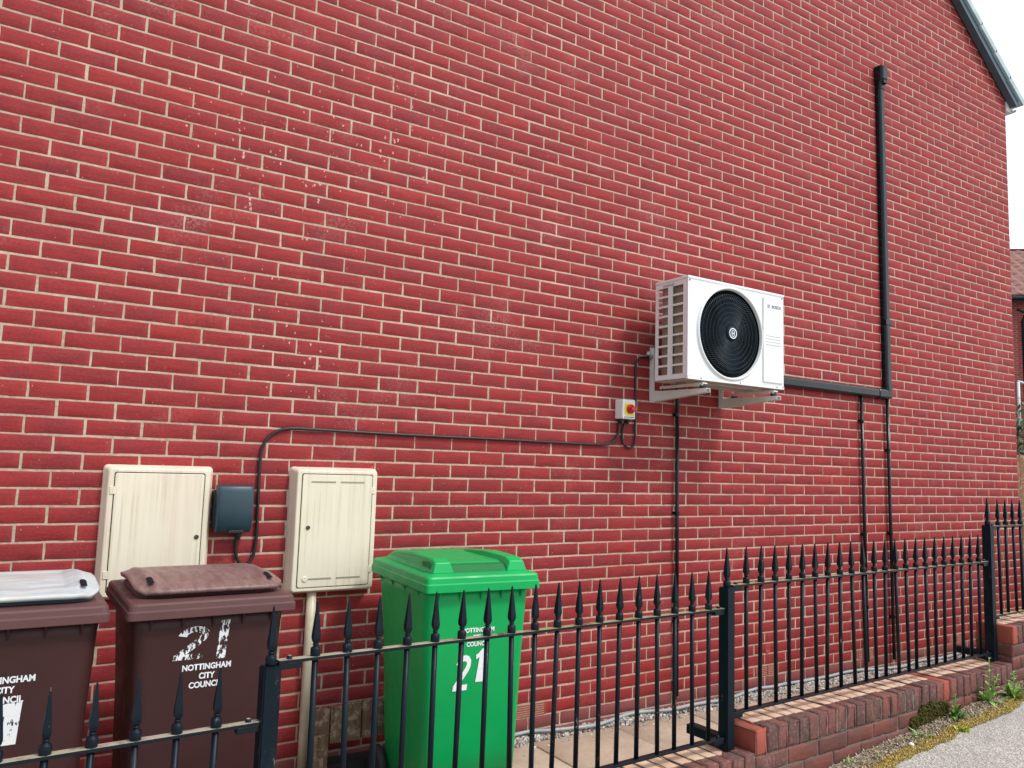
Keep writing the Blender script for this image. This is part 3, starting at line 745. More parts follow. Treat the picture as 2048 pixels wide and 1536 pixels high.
# fan housing inside
b = MB(); b.smooth = True
b.lathe([(FR-.007, uy0+.005), (FR-.007, uy0+.10), (FR-.012, uy0+.16), (.02, uy0+.17)], (FC[0], 0, FC[1]), 64, 'y', cap=False)
ub(b, 'fan_shroud', M['dark'])
b = MB(); b.smooth = True
b.lathe([(.06, uy0+.06), (.065, uy0+.07), (.065, uy0+.14)], (FC[0], 0, FC[1]), 32, 'y')
for k in range(3):
    a0_ = k*2*math.pi/3+.4; G = []
    for i in range(9):
        r_ = .06+(FR-.035-.06)*i/8
        G.append([])
        for j in range(7):
            a = a0_+(j/6)*1.15*(1-.25*i/8)+.35*(i/8)**1.5
            G[-1].append((FC[0]+r_*math.cos(a), uy0+.055+.06*(j/6), FC[1]+r_*math.sin(a)))
    vs = [p for l in G for p in l]; vs2 = [(p[0], p[1]+.003, p[2]) for p in vs]
    b.add(vs, [(i*7+j, i*7+j+1, (i+1)*7+j+1, (i+1)*7+j) for i in range(8) for j in range(6)])
ub(b, 'fan_blade', plain('fan_blade_plastic', (.003, .008, .015), .6, .1, 10, spec=.1))
# wire guard: spiral spokes and rings
def gy(r_):   # bowl of the guard
    t = max(0, (r_-.225)/(FR-.012-.225))
    return uy0-.010+.030*t*t
b = MB(); b.smooth = True
NS = 92
for k in range(NS):
    a0_ = 2*math.pi*k/NS; path = []
    for i in range(15):
        r_ = .046+(FR-.008-.046)*i/14
        a = a0_+.85*(1-(i/14))**1.0
        path.append((FC[0]+r_*math.cos(a), gy(r_), FC[1]+r_*math.sin(a)))
    b.tube(path, .0013, 4)
for r_ in (.075, .105, .135, .165, .195, .225, .25, .272):
    b.tube([(FC[0]+r_*math.cos(2*math.pi*i/64), gy(r_)+.001, FC[1]+r_*math.sin(2*math.pi*i/64)) for i in range(64)], .0012, 5, closed=True)
gr = ub(b, 'fan_grille', M['grille'])
b = MB(); b.smooth = True; b.lathe([(.050, uy0-.006), (.050, uy0-.013), (.046, uy0-.017), (.002, uy0-.018)], (FC[0], 0, FC[1]), 40, 'y'); hub = ub(b, 'hub_cap', M['dark'], gr)
hub.parent = gr
# badge: ring with an H-shaped armature between two brackets
b = MB()
def ring(mb, cx, cz, r0, r1, y0, y1, n=48, a_from=0, a_to=2*math.pi):
    for i in range(n):
        a, a2 = a_from+(a_to-a_from)*i/n, a_from+(a_to-a_from)*(i+1)/n
        P = [(cx+r*math.cos(q), cz+r*math.sin(q)) for r, q in ((r0, a), (r1, a), (r1, a2), (r0, a2))]
        mb.prism(P, y0, y1)
def badge(mb, cx, cz, s, y0, y1):
    ring(mb, cx, cz, s*.82, s, y0, y1)
    ring(mb, cx, cz, s*.50, s*.62, y0, y1, 12, math.radians(48), math.radians(132))
    ring(mb, cx, cz, s*.50, s*.62, y0, y1, 12, math.radians(228), math.radians(312))
    for sx in (-1, 1):
        mb.box(cx+sx*s*.30-s*.08, cx+sx*s*.30+s*.08, y0, y1, cz-s*.46, cz+s*.46)
    mb.box(cx-s*.22, cx+s*.22, y0, y1, cz-s*.08, cz+s*.08)
    
badge(b, FC[0], FC[1], .034, uy0-.0215, uy0-.0175)
ub(b, 'emblem', M['chrome'], gr)
for (sx_, sz_) in ((3.60, uz0+.010), (3.95, uz0+.010), (4.30, uz0+.010), (4.36, uz0+.012), (3.50, uz1-.012), (4.355, uz1-.012)):
    b = MB(); b.lathe([(.0045, uy0+.001), (.0045, uy0-.0045), (.003, uy0-.0055)], (sx_, 0, sz_), 10, 'y'); ub(b, 'screw', M['lock'])
# service cover with ribs
b = MB(); b.cbox(4.165, 4.361, uy0-.009, uy0-.0005, uz0+.035, uz1-.027, .004)
sc = ub(b, 'service_cover', M['white'])
b = MB()
for k in range(4):
    z_ = -.068-k*.0195
    b.cbox(4.190, 4.335, uy0-.0125, uy0-.0085, z_-.0045, z_+.0045, .002)
ub(b, 'rib', M['white'], sc)
b = MB(); badge(b, 4.214, .126, .0135, uy0-.0105, uy0-.0085); ub(b, 'printed_emblem', plain('grey_print', (.35, .38, .4), .5, 0, 3), sc)

def fit_text(me, width, cap):
    xs_ = [v.co.x for v in me.vertices]; zs_ = [v.co.z for v in me.vertices]
    cx, cz = (min(xs_)+max(xs_))/2, (min(zs_)+max(zs_))/2; kx = width/(max(xs_)-min(xs_)); kz = cap/(max(zs_)-min(zs_))
    for v in me.vertices: v.co = Vector(((v.co.x-cx)*kx, 0, (v.co.z-cz)*kz))
def text_mesh(name, body, size, mats, bold=.012, ext=.0005, align='CENTER', shear=0, sx=1.0):
    cu = bpy.data.curves.new(name+'_c', 'FONT'); cu.body = body; cu.size = size; cu.align_x = align; cu.align_y = 'CENTER'
    cu.offset = bold*size; cu.extrude = ext; cu.shear = shear
    to = bpy.data.objects.new(name+'_t', cu); COL.objects.link(to)
    dg = bpy.context.evaluated_depsgraph_get(); dg.update()
    me = bpy.data.meshes.new_from_object(to.evaluated_get(dg)); bpy.data.objects.remove(to); bpy.data.curves.remove(cu)
    me.name = name
    me.transform(Matrix.Rotation(math.pi/2, 4, 'X') @ Matrix.Scale(sx, 4, (1, 0, 0)))
    me.materials.clear(); me.materials.append(mats)
    o = bpy.data.objects.new(name, me); COL.objects.link(o); return o
t_ = text_mesh('lettering', 'BOSCH', 1.0, M['grey_txt'], .025, .0)
fit_text(t_.data, .088, .0215); t_.parent = sc; t_.location = (4.289-UO.x, uy0-.0098-UO.y, .126-UO.z)

# brackets (two)
def bracket(x, label):
    root = empty('wall_bracket', (x, 0, -.53), label, 'bracket', 'white steel brackets under the heat pump')
    zb = 0
    b = MB()
    b.box(-.020, .024, -.004, -.0008, 0, .36)                 # wall plate
    b.box(-.020, -.0165, -.040, -.0042, 0, .36)               # web
    b.build('wall_rail', M['white_br'], root, bevel=.001)
    b = MB()
    # tapering arm: channel, deep at the wall
    pr2 = [(-.0405, .002), (-.0405, .070), (-.500, .063), (-.500, .038)]
    for (xa, xb) in ((-.019, -.016), (.016, .019)):
        b.prism(pr2, xa, xb, 'x')
    b.add([(-.0158, -.0405, .070), (.0158, -.0405, .070), (.0158, -.500, .063), (-.0158, -.500, .063),
           (-.0158, -.0405, .067), (.0158, -.0405, .067), (.0158, -.500, .060), (-.0158, -.500, .060)],
          [(0, 1, 2, 3), (7, 6, 5, 4), (0, 4, 5, 1), (1, 5, 6, 2), (2, 6, 7, 3), (3, 7, 4, 0)])
    b.build('arm', M['white_br'], root)
    b = MB(); b.box(-.020, .020, -.475, -.10, .0905, .0985)
    b.box(-.020, -.017, -.475, -.10, .080, .090); b.build('cross_rail', M['white_br'], root, bevel=.001)
    for yy in (-.125, -.455):
        b = MB(); b.smooth = True; b.lathe([(.018, .066), (.0205, .070), (.0205, .0785), (.0205, .089), (.018, .0902)], (.0, yy, 0), 18, 'z'); b.build('rubber_mount', M['rubber'], root)
    for zz in (.035, .33):
        b = MB(); b.lathe([(.006, 0), (.006, -.004)], (-.004, -.004, zz), 6, 'y'); b.build('bolt', M['rubber'], root)
    return root
bracket(3.612, 'white wall bracket under the louvred left end of the heat pump')
bracket(4.262, 'white wall bracket under the right end, below the service cover')
b = MB(); 
root = empty('conduit_gland', (3.585, 0, -.232), 'small grey metal cable gland beside the left bracket', 'gland')
b.lathe([(.010, 0), (.016, .003), (.016, .014), (.012, .016), (.012, .028)], (-.012, -.02, 0), 10, 'x'); b.build('nut', plain('zinc', (.45, .46, .46), .35, .1, 30, metal=.8), root)
b = MB(); b.cbox(-.02, .012, -.028, -.001, .012, .035, .002); b.build('saddle_clip', M['white_br'], root)

# ------------------------------------------------------------------ trunking
tr = empty('cable_trunking', (6.2, 0, -.28), 'black plastic trunking running right from the heat pump then up the wall', 'trunking')
TO = tr.location
def tb(mb, name, mats, parent=None, **k):
    mb.v = [(v[0]-TO.x, v[1]-TO.y, v[2]-TO.z) for v in mb.v]; return mb.build(name, mats, parent or tr, **k)
def dprof(w, d, c): return [(-w/2, 0), (-w/2, -d+c), (-w/2+c*.35, -d+c*.35), (-w/2+c, -d), (w/2-c, -d), (w/2-c*.35, -d+c*.35), (w/2, -d+c), (w/2, 0)]
def vx(z): return 6.232-.036*(z+.28)/2.75
b = MB(); b.smooth = False
def vring(z, w, d, c): return [(vx(z)+p[0], p[1], z) for p in dprof(w, d, c)]
b.loft([vring(z, .074, .050, .018) for z in (-.235, .5, 1.2, 1.9, 2.44)]); tb(b, 'vertical_run', M['duct'], bevel=.002)
b = MB(); zc = -.284
def hring(x, w, d, c, zz=None): return [(x, p[1], (zz if zz is not None else zc)-p[0]) for p in dprof(w, d, c)]
b.loft([hring(4.40, .078, .050, .018), hring(5.2, .078, .050, .018), hring(6.11, .078, .050, .018)]); tb(b, 'horizontal_run', M['duct'], bevel=.002)
b = MB(); b.cbox(vx(.3)-.041, vx(.3)+.041, -.054, -.001, .30, .345, .004); tb(b, 'coupler', M['duct'])
b = MB(); b.loft([hring(6.085, .086, .055, .02), hring(6.20, .086, .055, .02), hring(6.235, .080, .054, .02), hring(6.262, .066, .05, .016), hring(6.276, .050, .042, .014)])
b.loft([vring(-.31, .080, .0555, .02), vring(-.19, .084, .0555, .02)]); tb(b, 'elbow', M['duct'], bevel=.003)
b = MB()
b.loft([vring(2.37, .078, .054, .018), vring(2.42, .080, .058, .018), vring(2.455, .095, .078, .02), vring(2.56, .098, .082, .02), vring(2.575, .085, .070, .02)]); tb(b, 'end_cap', M['duct'], bevel=.003)
b = MB(); b.box(vx(2.44)-.025, vx(2.44)+.030, -.0795, -.060, 2.415, 2.440); tb(b, 'cap_notch', M['rubber'])

# drain pipes
def drain(x, x2, z0, z1, clips, label, r=.0125, group='thin black drain pipes down the wall'):
    root = empty('drain_pipe', (x, 0, z1), label, 'pipe', group)
    b = MB(); b.smooth = True; b.tube([(0, -.024, z0-z1), ((x2-x)*.5, -.024, (z0-z1)*.5), (x2-x, -.024, 0)], r, 14); b.build('pipe', M['duct'], root)
    for z in clips:
        xx = (x2-x)*(z-z0)/(z1-z0)
        xx = (x2-x)*(z0-z)/(z0-z1)
        b = MB(); b.lathe([(r+.0035, -.011), (r+.0035, .011)], (xx, -.024, z-z1), 16, 'z'); b.box(xx-.022, xx+.022, -.012, -.0005, z-z1-.009, z-z1+.009)
        b.build('pipe_clip', M['duct'], root)
drain(3.822, 3.842, -.42, -2.42, (-.60, -1.25, -1.95), 'thin black drain pipe dropping from under the heat pump')
drain(5.868, 5.905, -.318, -2.42, (-.525, -1.43, -2.0), 'left one of two thin black pipes below the trunking', .0135)
drain(6.225, 6.262, -.322, -2.44, (-.75, -1.43, -2.1), 'right one of two thin black pipes, dropping from the trunking elbow', .0135)

# ------------------------------------------------------------------ wheelie bins
def bin_body(D, W, H):
    """rings of the tapered body; origin at ground centre, front = -y"""
    rings = []
    for z, w_, d_, r_ in ((.03, W-.13, D-.22, .05), (.30, W-.105, D-.185, .05), (.70, W-.080, D-.14, .05), (H-.04, W-.055, D-.095, .05), (H+.005, W-.045, D-.085, .045)):
        # front face stays near vertical, rear slopes in
        yf = -D/2+.045+(H-z)*.035
        cy = yf+d_/2
        rings.append(rrect(w_, d_, r_, z, 0, cy, 6))
    return rings
def front_y(D, H, z): return -D/2+.045+(H-z)*.035
def make_bin(loc, rz, W, D, H, label, group, bodym, lidm, topm, style, corem=None):
    root = empty('wheelie_bin', loc, label, 'bin', group, rz)
    b = MB(); b.smooth = True; b.loft(bin_body(D, W, H)); b.smooth = False   # body and the ribs under its rim
    for k in range(5):
        xx = -W*.36+k*W*.18
        yf = front_y(D, H, H-.03)
        b.prism([(yf+.01, H-.002), (yf-.022, H-.002), (yf+.004, H-.05)], xx-.003, xx+.003, 'x')
    for sx in (-1, 1):
        for k in range(4):
            yy = -D*.3+k*.16
            xs_ = sx*(W/2-.030)
            b.prism([(xs_-sx*.01, H-.002), (xs_+sx*.018, H-.002), (xs_-sx*.003, H-.05)], yy-.003, yy+.003, 'y')
    b.build('body', bodym, root, bevel=0)
    # lid: two stepped lip, plateau, dome and two carrying ridges
    b = MB(); b.smooth = False
    q_ = 1.0 if style == 'ridge' else .80
    b.loft([rrect(W, D, .018, H, n=4), rrect(W, D, .018, H+.034*q_, n=4), rrect(W-.008, D-.008, .018, H+.036*q_, n=4), rrect(W-.012, D-.012, .02, H+.058*q_, n=4),
            rrect(W-.022, D-.022, .02, H+.066*q_, n=4), rrect(W-.075, D-.085, .03, H+.074*q_, n=4)])
    lid = b.build('lid', lidm, root, bevel=.003)
    zt = H+.0735*q_
    if style == 'ridge':
        b = MB()
        w1, d1 = W-.085, D-.13
        b.loft([rrect(w1, d1, .04, zt, 0, .01, 5), rrect(w1-.05, d1-.10, .04, zt+.034, 0, .02, 5), rrect(w1-.07, d1-.13, .04, zt+.038, 0, .03, 5)])
        b.build('lid_dome', topm, lid, bevel=.004)
        for sx in (-1, 1):
            b = MB(); xm = sx*(w1/2-.055)
            P_ = [(-D/2+.048, zt-.001), (-D/2+.060, zt+.044), (-D/2+.10, zt+.058), (-.05, zt+.062), (D/2-.20, zt+.046), (D/2-.08, zt+.012), (D/2-.075, zt-.001)]
            rings = [[(xm-.050, y, zt+(z-zt)*.0-.0005) if i in (0, 6) else (xm-.050+(.012 if sx < 0 else .016), y, zt+(z-zt)*.93) for i, (y, z) in enumerate(P_)],
                     [(xm-.030, y, z) for (y, z) in P_], [(xm+.030, y, z) for (y, z) in P_],
                     [(xm+.050, y, z-.0) if i in (0, 6) else (xm+.050-(.016 if sx < 0 else .012), y, zt+(z-zt)*.93) for i, (y, z) in enumerate(P_)]]
            b.loft(rings); rd = b.build('lid_ridge', topm, lid, bevel=.006)
            # pocket grip, a solid darker piece, shade of the opening put into its colour
            b = MB(); xo = xm+sx*.0415
            b.prism([(-D/2+.085, zt+.014), (-D/2+.18, zt+.020), (-D/2+.18, zt+.040), (-D/2+.09, zt+.046)], xo-.0045, xo+.0045, 'x')
            b.build('grip_pocket', pocketm[bodym.name], rd)
        b = MB()   # front slot between the ridges, its shade painted as a darker solid wedge
        b.loft([[(x, y, z) for x, y, z in r_] for r_ in (
            [(-w1/2+.105, -D/2+.058, zt), (w1/2-.105, -D/2+.058, zt), (w1/2-.105, -D/2+.11, zt+.033), (-w1/2+.105, -D/2+.11, zt+.033)],
            [(-w1/2+.105, -D/2+.060, zt+.008), (w1/2-.105, -D/2+.060, zt+.008), (w1/2-.105, -D/2+.09, zt+.028), (-w1/2+.105, -D/2+.09, zt+.028)])])
        b.build('front_slot', pocketm[bodym.name], lid)
    else:
        # humped lid: long curved sheet with a rolled front lip that overhangs
        b = MB(); b.smooth = True
        nx_, ny_ = 56, 44
        def hz_(u, v):   # u -1..1 across, v 0 front..1 rear
            c = max(0, 1-abs(u)**5)
            prof = .023+.036*math.sin(min(1, v*1.6+.06)*math.pi*.5)-.030*max(0, v-.55)**1.3*1.8
            st = min(1, max(0, (.66-abs(u))/.05)); st *= min(1, max(0, (v-.14)/.08))*min(1, max(0, (.86-v)/.08))
            side = .014*math.exp(-((abs(u)-.80)/.09)**2)*(1-.6*v)*min(1, v*7)-.007*st*st*(3-2*st)
            return (prof*(.72+.28*c)+side)
        top = []
        w1, d1 = W-.055, D-.075
        G = [[(-w1/2*1.0+w1*i/nx_, -d1/2-.012+(d1)*j/ny_, zt+.004+hz_(-1+2*i/nx_, j/ny_)) for j in range(ny_+1)] for i in range(nx_+1)]
        # rounded plan corners
        def rc(p):
            x, y, z = p; r_ = .10; cx = w1/2-r_; y0_ = -d1/2-.012; cy = y0_+r_
            y1_ = y0_+d1; 
            if abs(x) > cx and y > y1_-r_:
                dx, dy = abs(x)-cx, y-(y1_-r_); m_ = max(dx, dy); l = math.hypot(dx, dy)
                if l > 1e-9: x = math.copysign(cx+dx*m_/l, x); y = (y1_-r_)+dy*m_/l
            elif abs(x) > cx and y < cy:
                dx, dy = abs(x)-cx, cy-y; m_ = max(dx, dy); l = math.hypot(dx, dy)
                if l > 1e-9: x = math.copysign(cx+dx*m_/l, x); y = cy-dy*m_/l
            return (x, y, z)
        G = [[rc(p) for p in r_] for r_ in G]
        m1 = ny_+1
        vs = [p for r_ in G for p in r_]; k0 = len(vs)
        vs += [(p[0]*.985, p[1]+.006, p[2]-.013) for p in vs[:k0]]
        fs = [(i*m1+j, (i+1)*m1+j, (i+1)*m1+j+1, i*m1+j+1) for i in range(nx_) for j in range(ny_)]
        fs += [tuple(k0+q for q in f[::-1]) for f in fs]
        per = [(i, 0) for i in range(nx_)]+[(nx_, j) for j in range(ny_)]+[(i, ny_) for i in range(nx_, 0, -1)]+[(0, j) for j in range(ny_, 0, -1)]
        for a in range(len(per)):
            i, j = per[a]; i2, j2 = per[(a+1) % len(per)]
            fs.append((i*m1+j, i2*m1+j2, k0+i2*m1+j2, k0+i*m1+j))
        b.add(vs, fs); cv = b.build('lid_cover', topm, lid)
        b = MB(); b.smooth = False   # the moulded core below the cover
        b.loft([rrect(W-.085, D-.13, .06, zt-.001, 0, .01, 6), rrect(W-.11, D-.17, .06, zt+.020, 0, .01, 6)]); b.build('lid_core', corem or lidm, lid)
        for sx in (-1, 1):   # hand holes in the shoulders: flat dark sheets painted as the shade inside
            b = MB(); xm = sx*(w1/2*.80); y_ = -d1/2+.075
            rg = rrect(.020, .072, .0095, 0, 0, 0, 5)
            def zs(x, y): return zt+.004+hz_(x/(w1/2), (y+d1/2+.012)/d1)
            b.add([(xm+p[0], y_+p[1], zs(xm+p[0], y_+p[1])+.0042) for p in rg], [list(range(len(rg)))])
            b.build('hand_hole_shade', M['dark'], cv)
    # rear handle bar, wheels and axle
    b = MB(); b.smooth = True; b.tube([(-W/2+.06, D/2+.005, H+.02), (W/2-.06, D/2+.005, H+.02)], .014, 12); b.build('handle_bar', bodym, root)
    b = MB(); b.smooth = True; b.tube([(-W/2+.03, D/2-.13, .10), (W/2-.03, D/2-.13, .10)], .010, 10); b.build('axle', M['rubber'], root)
    for sx in (-1, 1):
        b = MB(); b.smooth = True
        b.lathe([(.03, -.024), (.085, -.024), (.098, -.016), (.101, 0), (.098, .016), (.085, .024), (.03, .024)], (sx*(W/2-.035), D/2-.13, .101), 28, 'x'); b.build('wheel', M['rubber'], root)
    return root
def decal(root, name, D, H, z, x, o):
    """lay a flat mesh (built in xz, facing -y) on the sloping front face"""
    tl = math.atan(.035)
    o.name = name; o.parent = root
    o.location = (x, front_y(D, H, z)-.0022, z); o.rotation_euler = (tl, 0, 0)
    return o
pocketm = {'green_plastic': plain('green_pocket_shade', (.003, .16, .035), .6, .1, 5), 'brown_plastic': plain('brown_pocket_shade', (.03, .014, .014), .6, .1, 5)}  # darker copies of the bin plastics, shade of the recesses in their colour
HB = .99
GB = dict(D=.725, W=.55); BB = dict(D=.60, W=.555)
def place(FLx, FLy, rz, W, D):    # bin centre from its front left rim corner
    c_, s_ = math.cos(rz), math.sin(rz)
    return (FLx+c_*W/2-s_*D/2, FLy+s_*W/2+c_*D/2, -2.5)
rzg = math.radians(-4.2); locg = place(1.568, -.885, rzg, **GB)
green = make_bin(locg, rzg, GB['W'], GB['D'], HB, 'bright green wheelie bin with white number 21, beside the vented meter box', 'wheelie bins', M['greenbin'], M['greenbin'], M['greenbin'], 'ridge')
rzb = math.radians(.5); locb = place(.430, -1.020, rzb, **BB)
brown = make_bin(locb, rzb, BB['W'], BB['D'], HB, 'brown wheelie bin with faded brown lid and flaking white number 21', 'wheelie bins', M['brownbin'], M['brownlid'], M['fadedlid'], 'hump')
rzl = 0.0; c_, s_ = 1.0, 0.0
locl = place(.385-BB['W'], -1.000, rzl, **BB)
left = make_bin(locl, rzl, BB['W'], BB['D'], HB, 'leftmost wheelie bin, brown body with pale weathered grey lid top', 'wheelie bins', M['brownbin'], M['brownlid'], M['greylid'], 'hump', plain('slate_lid_core', (.10, .14, .17), .5, .1, 6))

# numerals drawn as polygons (unit height)
def strokes(name, polys, h, mats, shear=0, sx=1.0):
    b = MB()
    for P in polys:
        n = len(P); pts = [((p[0]+shear*p[1])*h*sx, -.00006*(len(b.f)+1), p[1]*h) for p in P]
        b.add(pts, [list(range(n))])
    return b.build(name, mats)
def ribbon(path, wd):
    """2D thick stroke as quads"""
    out = []; P = [Vector((a, c)) for a, c in path]
    nrm = []
    for i in range(len(P)):
        t = (P[min(i+1, len(P)-1)]-P[max(i-1, 0)]).normalized(); nrm.append(Vector((-t.y, t.x)))
    for i in range(len(P)-1):
        a, c = P[i]+nrm[i]*wd/2, P[i]-nrm[i]*wd/2; d, e = P[i+1]-nrm[i+1]*wd/2, P[i+1]+nrm[i+1]*wd/2
        out.append([tuple(a), tuple(c), tuple(d), tuple(e)])
    return out
two = ribbon([(.07, .70), (.10, .80), (.18, .87), (.29, .90), (.40, .87), (.47, .79), (.48, .69), (.44, .58), (.34, .44), (.22, .29), (.12, .16), (.08, .08)], .17)+[[(.0, 0), (.55, 0), (.55, .16), (.0, .16)]]
one = [[(.20, 0), (.38, 0), (.38, 1.0), (.26, 1.0), (.20, .92)], [(.20, .92), (.26, 1.0), (.10, .86), (.02, .82), (.02, .68), (.20, .76)]]
oneb = [[(.0, 0), (.19, 0), (.19, 1.0), (.0, 1.0)]]
def peeled_mat(name, thr, sc):
    mm, t, b = mat(name); v = coords(t, (1, 1, .45)); n = noise_n(t, v, sc, 6, .7)
    b.inputs['Base Color'].default_value = (.78, .80, .80, 1); b.inputs['Roughness'].default_value = .55
    L(t, ramp(t, n, [(thr, 0), (thr+.015, 1)]), b.inputs['Alpha']); return mm
M['peel'] = peeled_mat('flaking_white_paint', .50, 70); M['peel2'] = peeled_mat('slightly_flaking_white_paint', .41, 55); M['peel3'] = peeled_mat('worn_white_print', .36, 160)

def put_text(root, D, txt, width, cap, x, z, mt, bold=.038):
    """x,z = centre of the line on the front face, width and capital height in metres"""
    o = text_mesh('lettering', txt, 1.0, mt, bold, .0)
    fit_text(o.data, width, cap)
    return decal(root, 'lettering', D, HB, z, x, o)


# ------------------------------------------------------------------ garden wall + railing
FY0, FM = -1.548, .0442
def fy(x): return FY0+FM*x
FA = math.atan(FM); fd = V(math.cos(FA), math.sin(FA), 0); fn = V(math.sin(FA), -math.cos(FA), 0)   # fn points to the street
gw = empty('garden_wall', (2.9, fy(2.9), -2.5), 'low dark brick garden wall stepping up under the railings', 'wall')
secs = [(-1.62, .785, -2.300), (.785, 2.829, -2.148), (2.829, 5.225, -2.055), (5.225, 7.65, -1.842), (7.65, 10.2, -1.70)]
rg = random.Random(8)
cop, crs, ext, exc = [], [], [], []
def FP(x, off, z): p = V(x, fy(x), z)+fn*off; return (p.x, p.y, p.z)
def copunit(x, zt, fresh, l=.065):
    """a brick-on-edge: five faces"""
    zt += rg.uniform(-.003, .003); of = rg.uniform(-.004, .004); hue = (rg.random(), rg.random(), .95 if fresh else rg.random()*.85)
    f0, f1 = .100+of, -.110+of; fdx = tuple(fd); h = .1025
    cop.append((FP(x, f0, zt-h), fdx, (0, 0, 1), l, h, hue))                         # street face
    b0 = FP(x+l*math.cos(FA), f1, zt-h); cop.append((b0, tuple(-fd), (0, 0, 1), l, h, hue))      # garden face
    # top face: run across the wall so that uv.x goes front -> back ; ux = -fn (to garden), uz = -fd ... normal up
    t0 = FP(x+l, f0, zt); cop.append((FP(x+l, f0, zt), tuple(-fn), tuple(-fd), f0-f1, l, hue))
    cop.append((FP(x, f1, zt-h), tuple(fn), (0, 0, 1), f0-f1, h, hue))               # left end
    cop.append((FP(x+l, f0, zt-h), tuple(-fn), (0, 0, 1), f0-f1, h, hue))            # right end
for si, (xa, xb, zt) in enumerate(secs):
    nb = int(round((xb-xa)/.075)); pc = (xb-xa)/nb
    for k in range(nb):
        copunit(xa+.002+k*pc+rg.uniform(-.002, .002), zt, (k == 0 and si == 2) or (k == 0 and si == 3 and True) or (si == 2 and k == 21))
    # mortar under and between
    for q in ([FP(xa, .094, zt-.11), FP(xb, .094, zt-.11), FP(xb, .094, zt-.006), FP(xa, .094, zt-.006)],
              [FP(xb, -.104, zt-.11), FP(xa, -.104, zt-.11), FP(xa, -.104, zt-.006), FP(xb, -.104, zt-.006)],
              [FP(xa, .094, zt-.006), FP(xb, .094, zt-.006), FP(xb, -.104, zt-.006), FP(xa, -.104, zt-.006)]): ext.append(q)
    # courses below, street side and garden side, and the stepped end
    z = zt-.1125; cn = 0
    while z > -2.75:
        for (off, sgn) in ((.100, 1), (-.110, -1)):
            x = xa+(.1125 if cn % 2 else 0)
            if cn % 2: crs.append((FP(xa, off, z-.065) if sgn > 0 else FP(xa+.1025, off, z-.065), tuple(fd*sgn), (0, 0, 1), .1025, .065, (rg.random(), rg.random(), rg.random())))
            while x < xb-.02:
                l = min(.215, xb-x-.004)
                if l > .03:
                    crs.append((FP(x, off, z-.065) if sgn > 0 else FP(x+l, off, z-.065), tuple(fd*sgn), (0, 0, 1), l, .065, (rg.random(), rg.random(), rg.random())))
                x += .225
        crs.append((FP(xa, -.11, z-.065), tuple(fn), (0, 0, 1), .21, .065, (rg.random(), rg.random(), rg.random())))
        z -= .075; cn += 1
    exc += [[FP(xa, .094, -2.9), FP(xb, .094, -2.9), FP(xb, .094, zt-.103), FP(xa, .094, zt-.103)],
            [FP(xb, -.104, -2.9), FP(xa, -.104, -2.9), FP(xa, -.104, zt-.103), FP(xb, -.104, zt-.103)],
            [FP(xa+.006, -.104, -2.9), FP(xa+.006, .094, -2.9), FP(xa+.006, .094, zt-.006), FP(xa+.006, -.104, zt-.006)],
            [FP(xb-.006, .094, -2.9), FP(xb-.006, -.104, -2.9), FP(xb-.006, -.104, zt-.006), FP(xb-.006, .094, zt-.006)]]
def gp(o): o.parent = gw; o.matrix_parent_inverse = Matrix.Translation(-gw.location); return o
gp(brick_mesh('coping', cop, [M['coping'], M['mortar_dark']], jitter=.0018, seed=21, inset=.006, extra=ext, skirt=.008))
gp(brick_mesh('brickwork', crs, [M['wallbrick'], M['mortar_dark']], jitter=.0016, seed=22, inset=.006, extra=exc))

fe = empty('metal_fence', (2.75, fy(2.75), -2.148), 'black spear-topped metal railings stepping up along the low wall', 'railings')
def fp(o): o.parent = fe; o.matrix_parent_inverse = Matrix.Translation(-fe.location); return o
Rz = Matrix.Rotation(FA, 4, 'Z')
def spear(h, s=1.0):
    b = MB(); b.smooth = True
    b.lathe([(.0132*s, -.002), (.0150*s, .001), (.0150*s, .021), (.0130*s, .025), (.0075*s, .027), (.0072*s, .030)], n=16)
    b.lathe([(.0072*s, .030), (.0100*s, .033), (.0072*s, .037)], n=14)
    b.smooth = False
    b.lathe([(.0070*s, .036), (.0125*s, .043), (.0152*s, .052), (.0148*s, .060), (.0115*s, .088), (.0030*s, h-.004), (.0008, h)], n=4, rot=math.pi/4)
    return b
sp_me = None
panels = [(.199, -17, 5, -1.718, -2.250, -1.56, .735), (.889, 0, 18, -1.555, -2.092, .775, 2.737), (2.888, 0, 22, -1.460, -2.000, 2.782, 5.158), (5.318, 0, 22, -1.248, -1.788, 5.206, 7.60), (7.75, 0, 18, -1.08, -1.62, 7.66, 9.9)]
barcache = {}
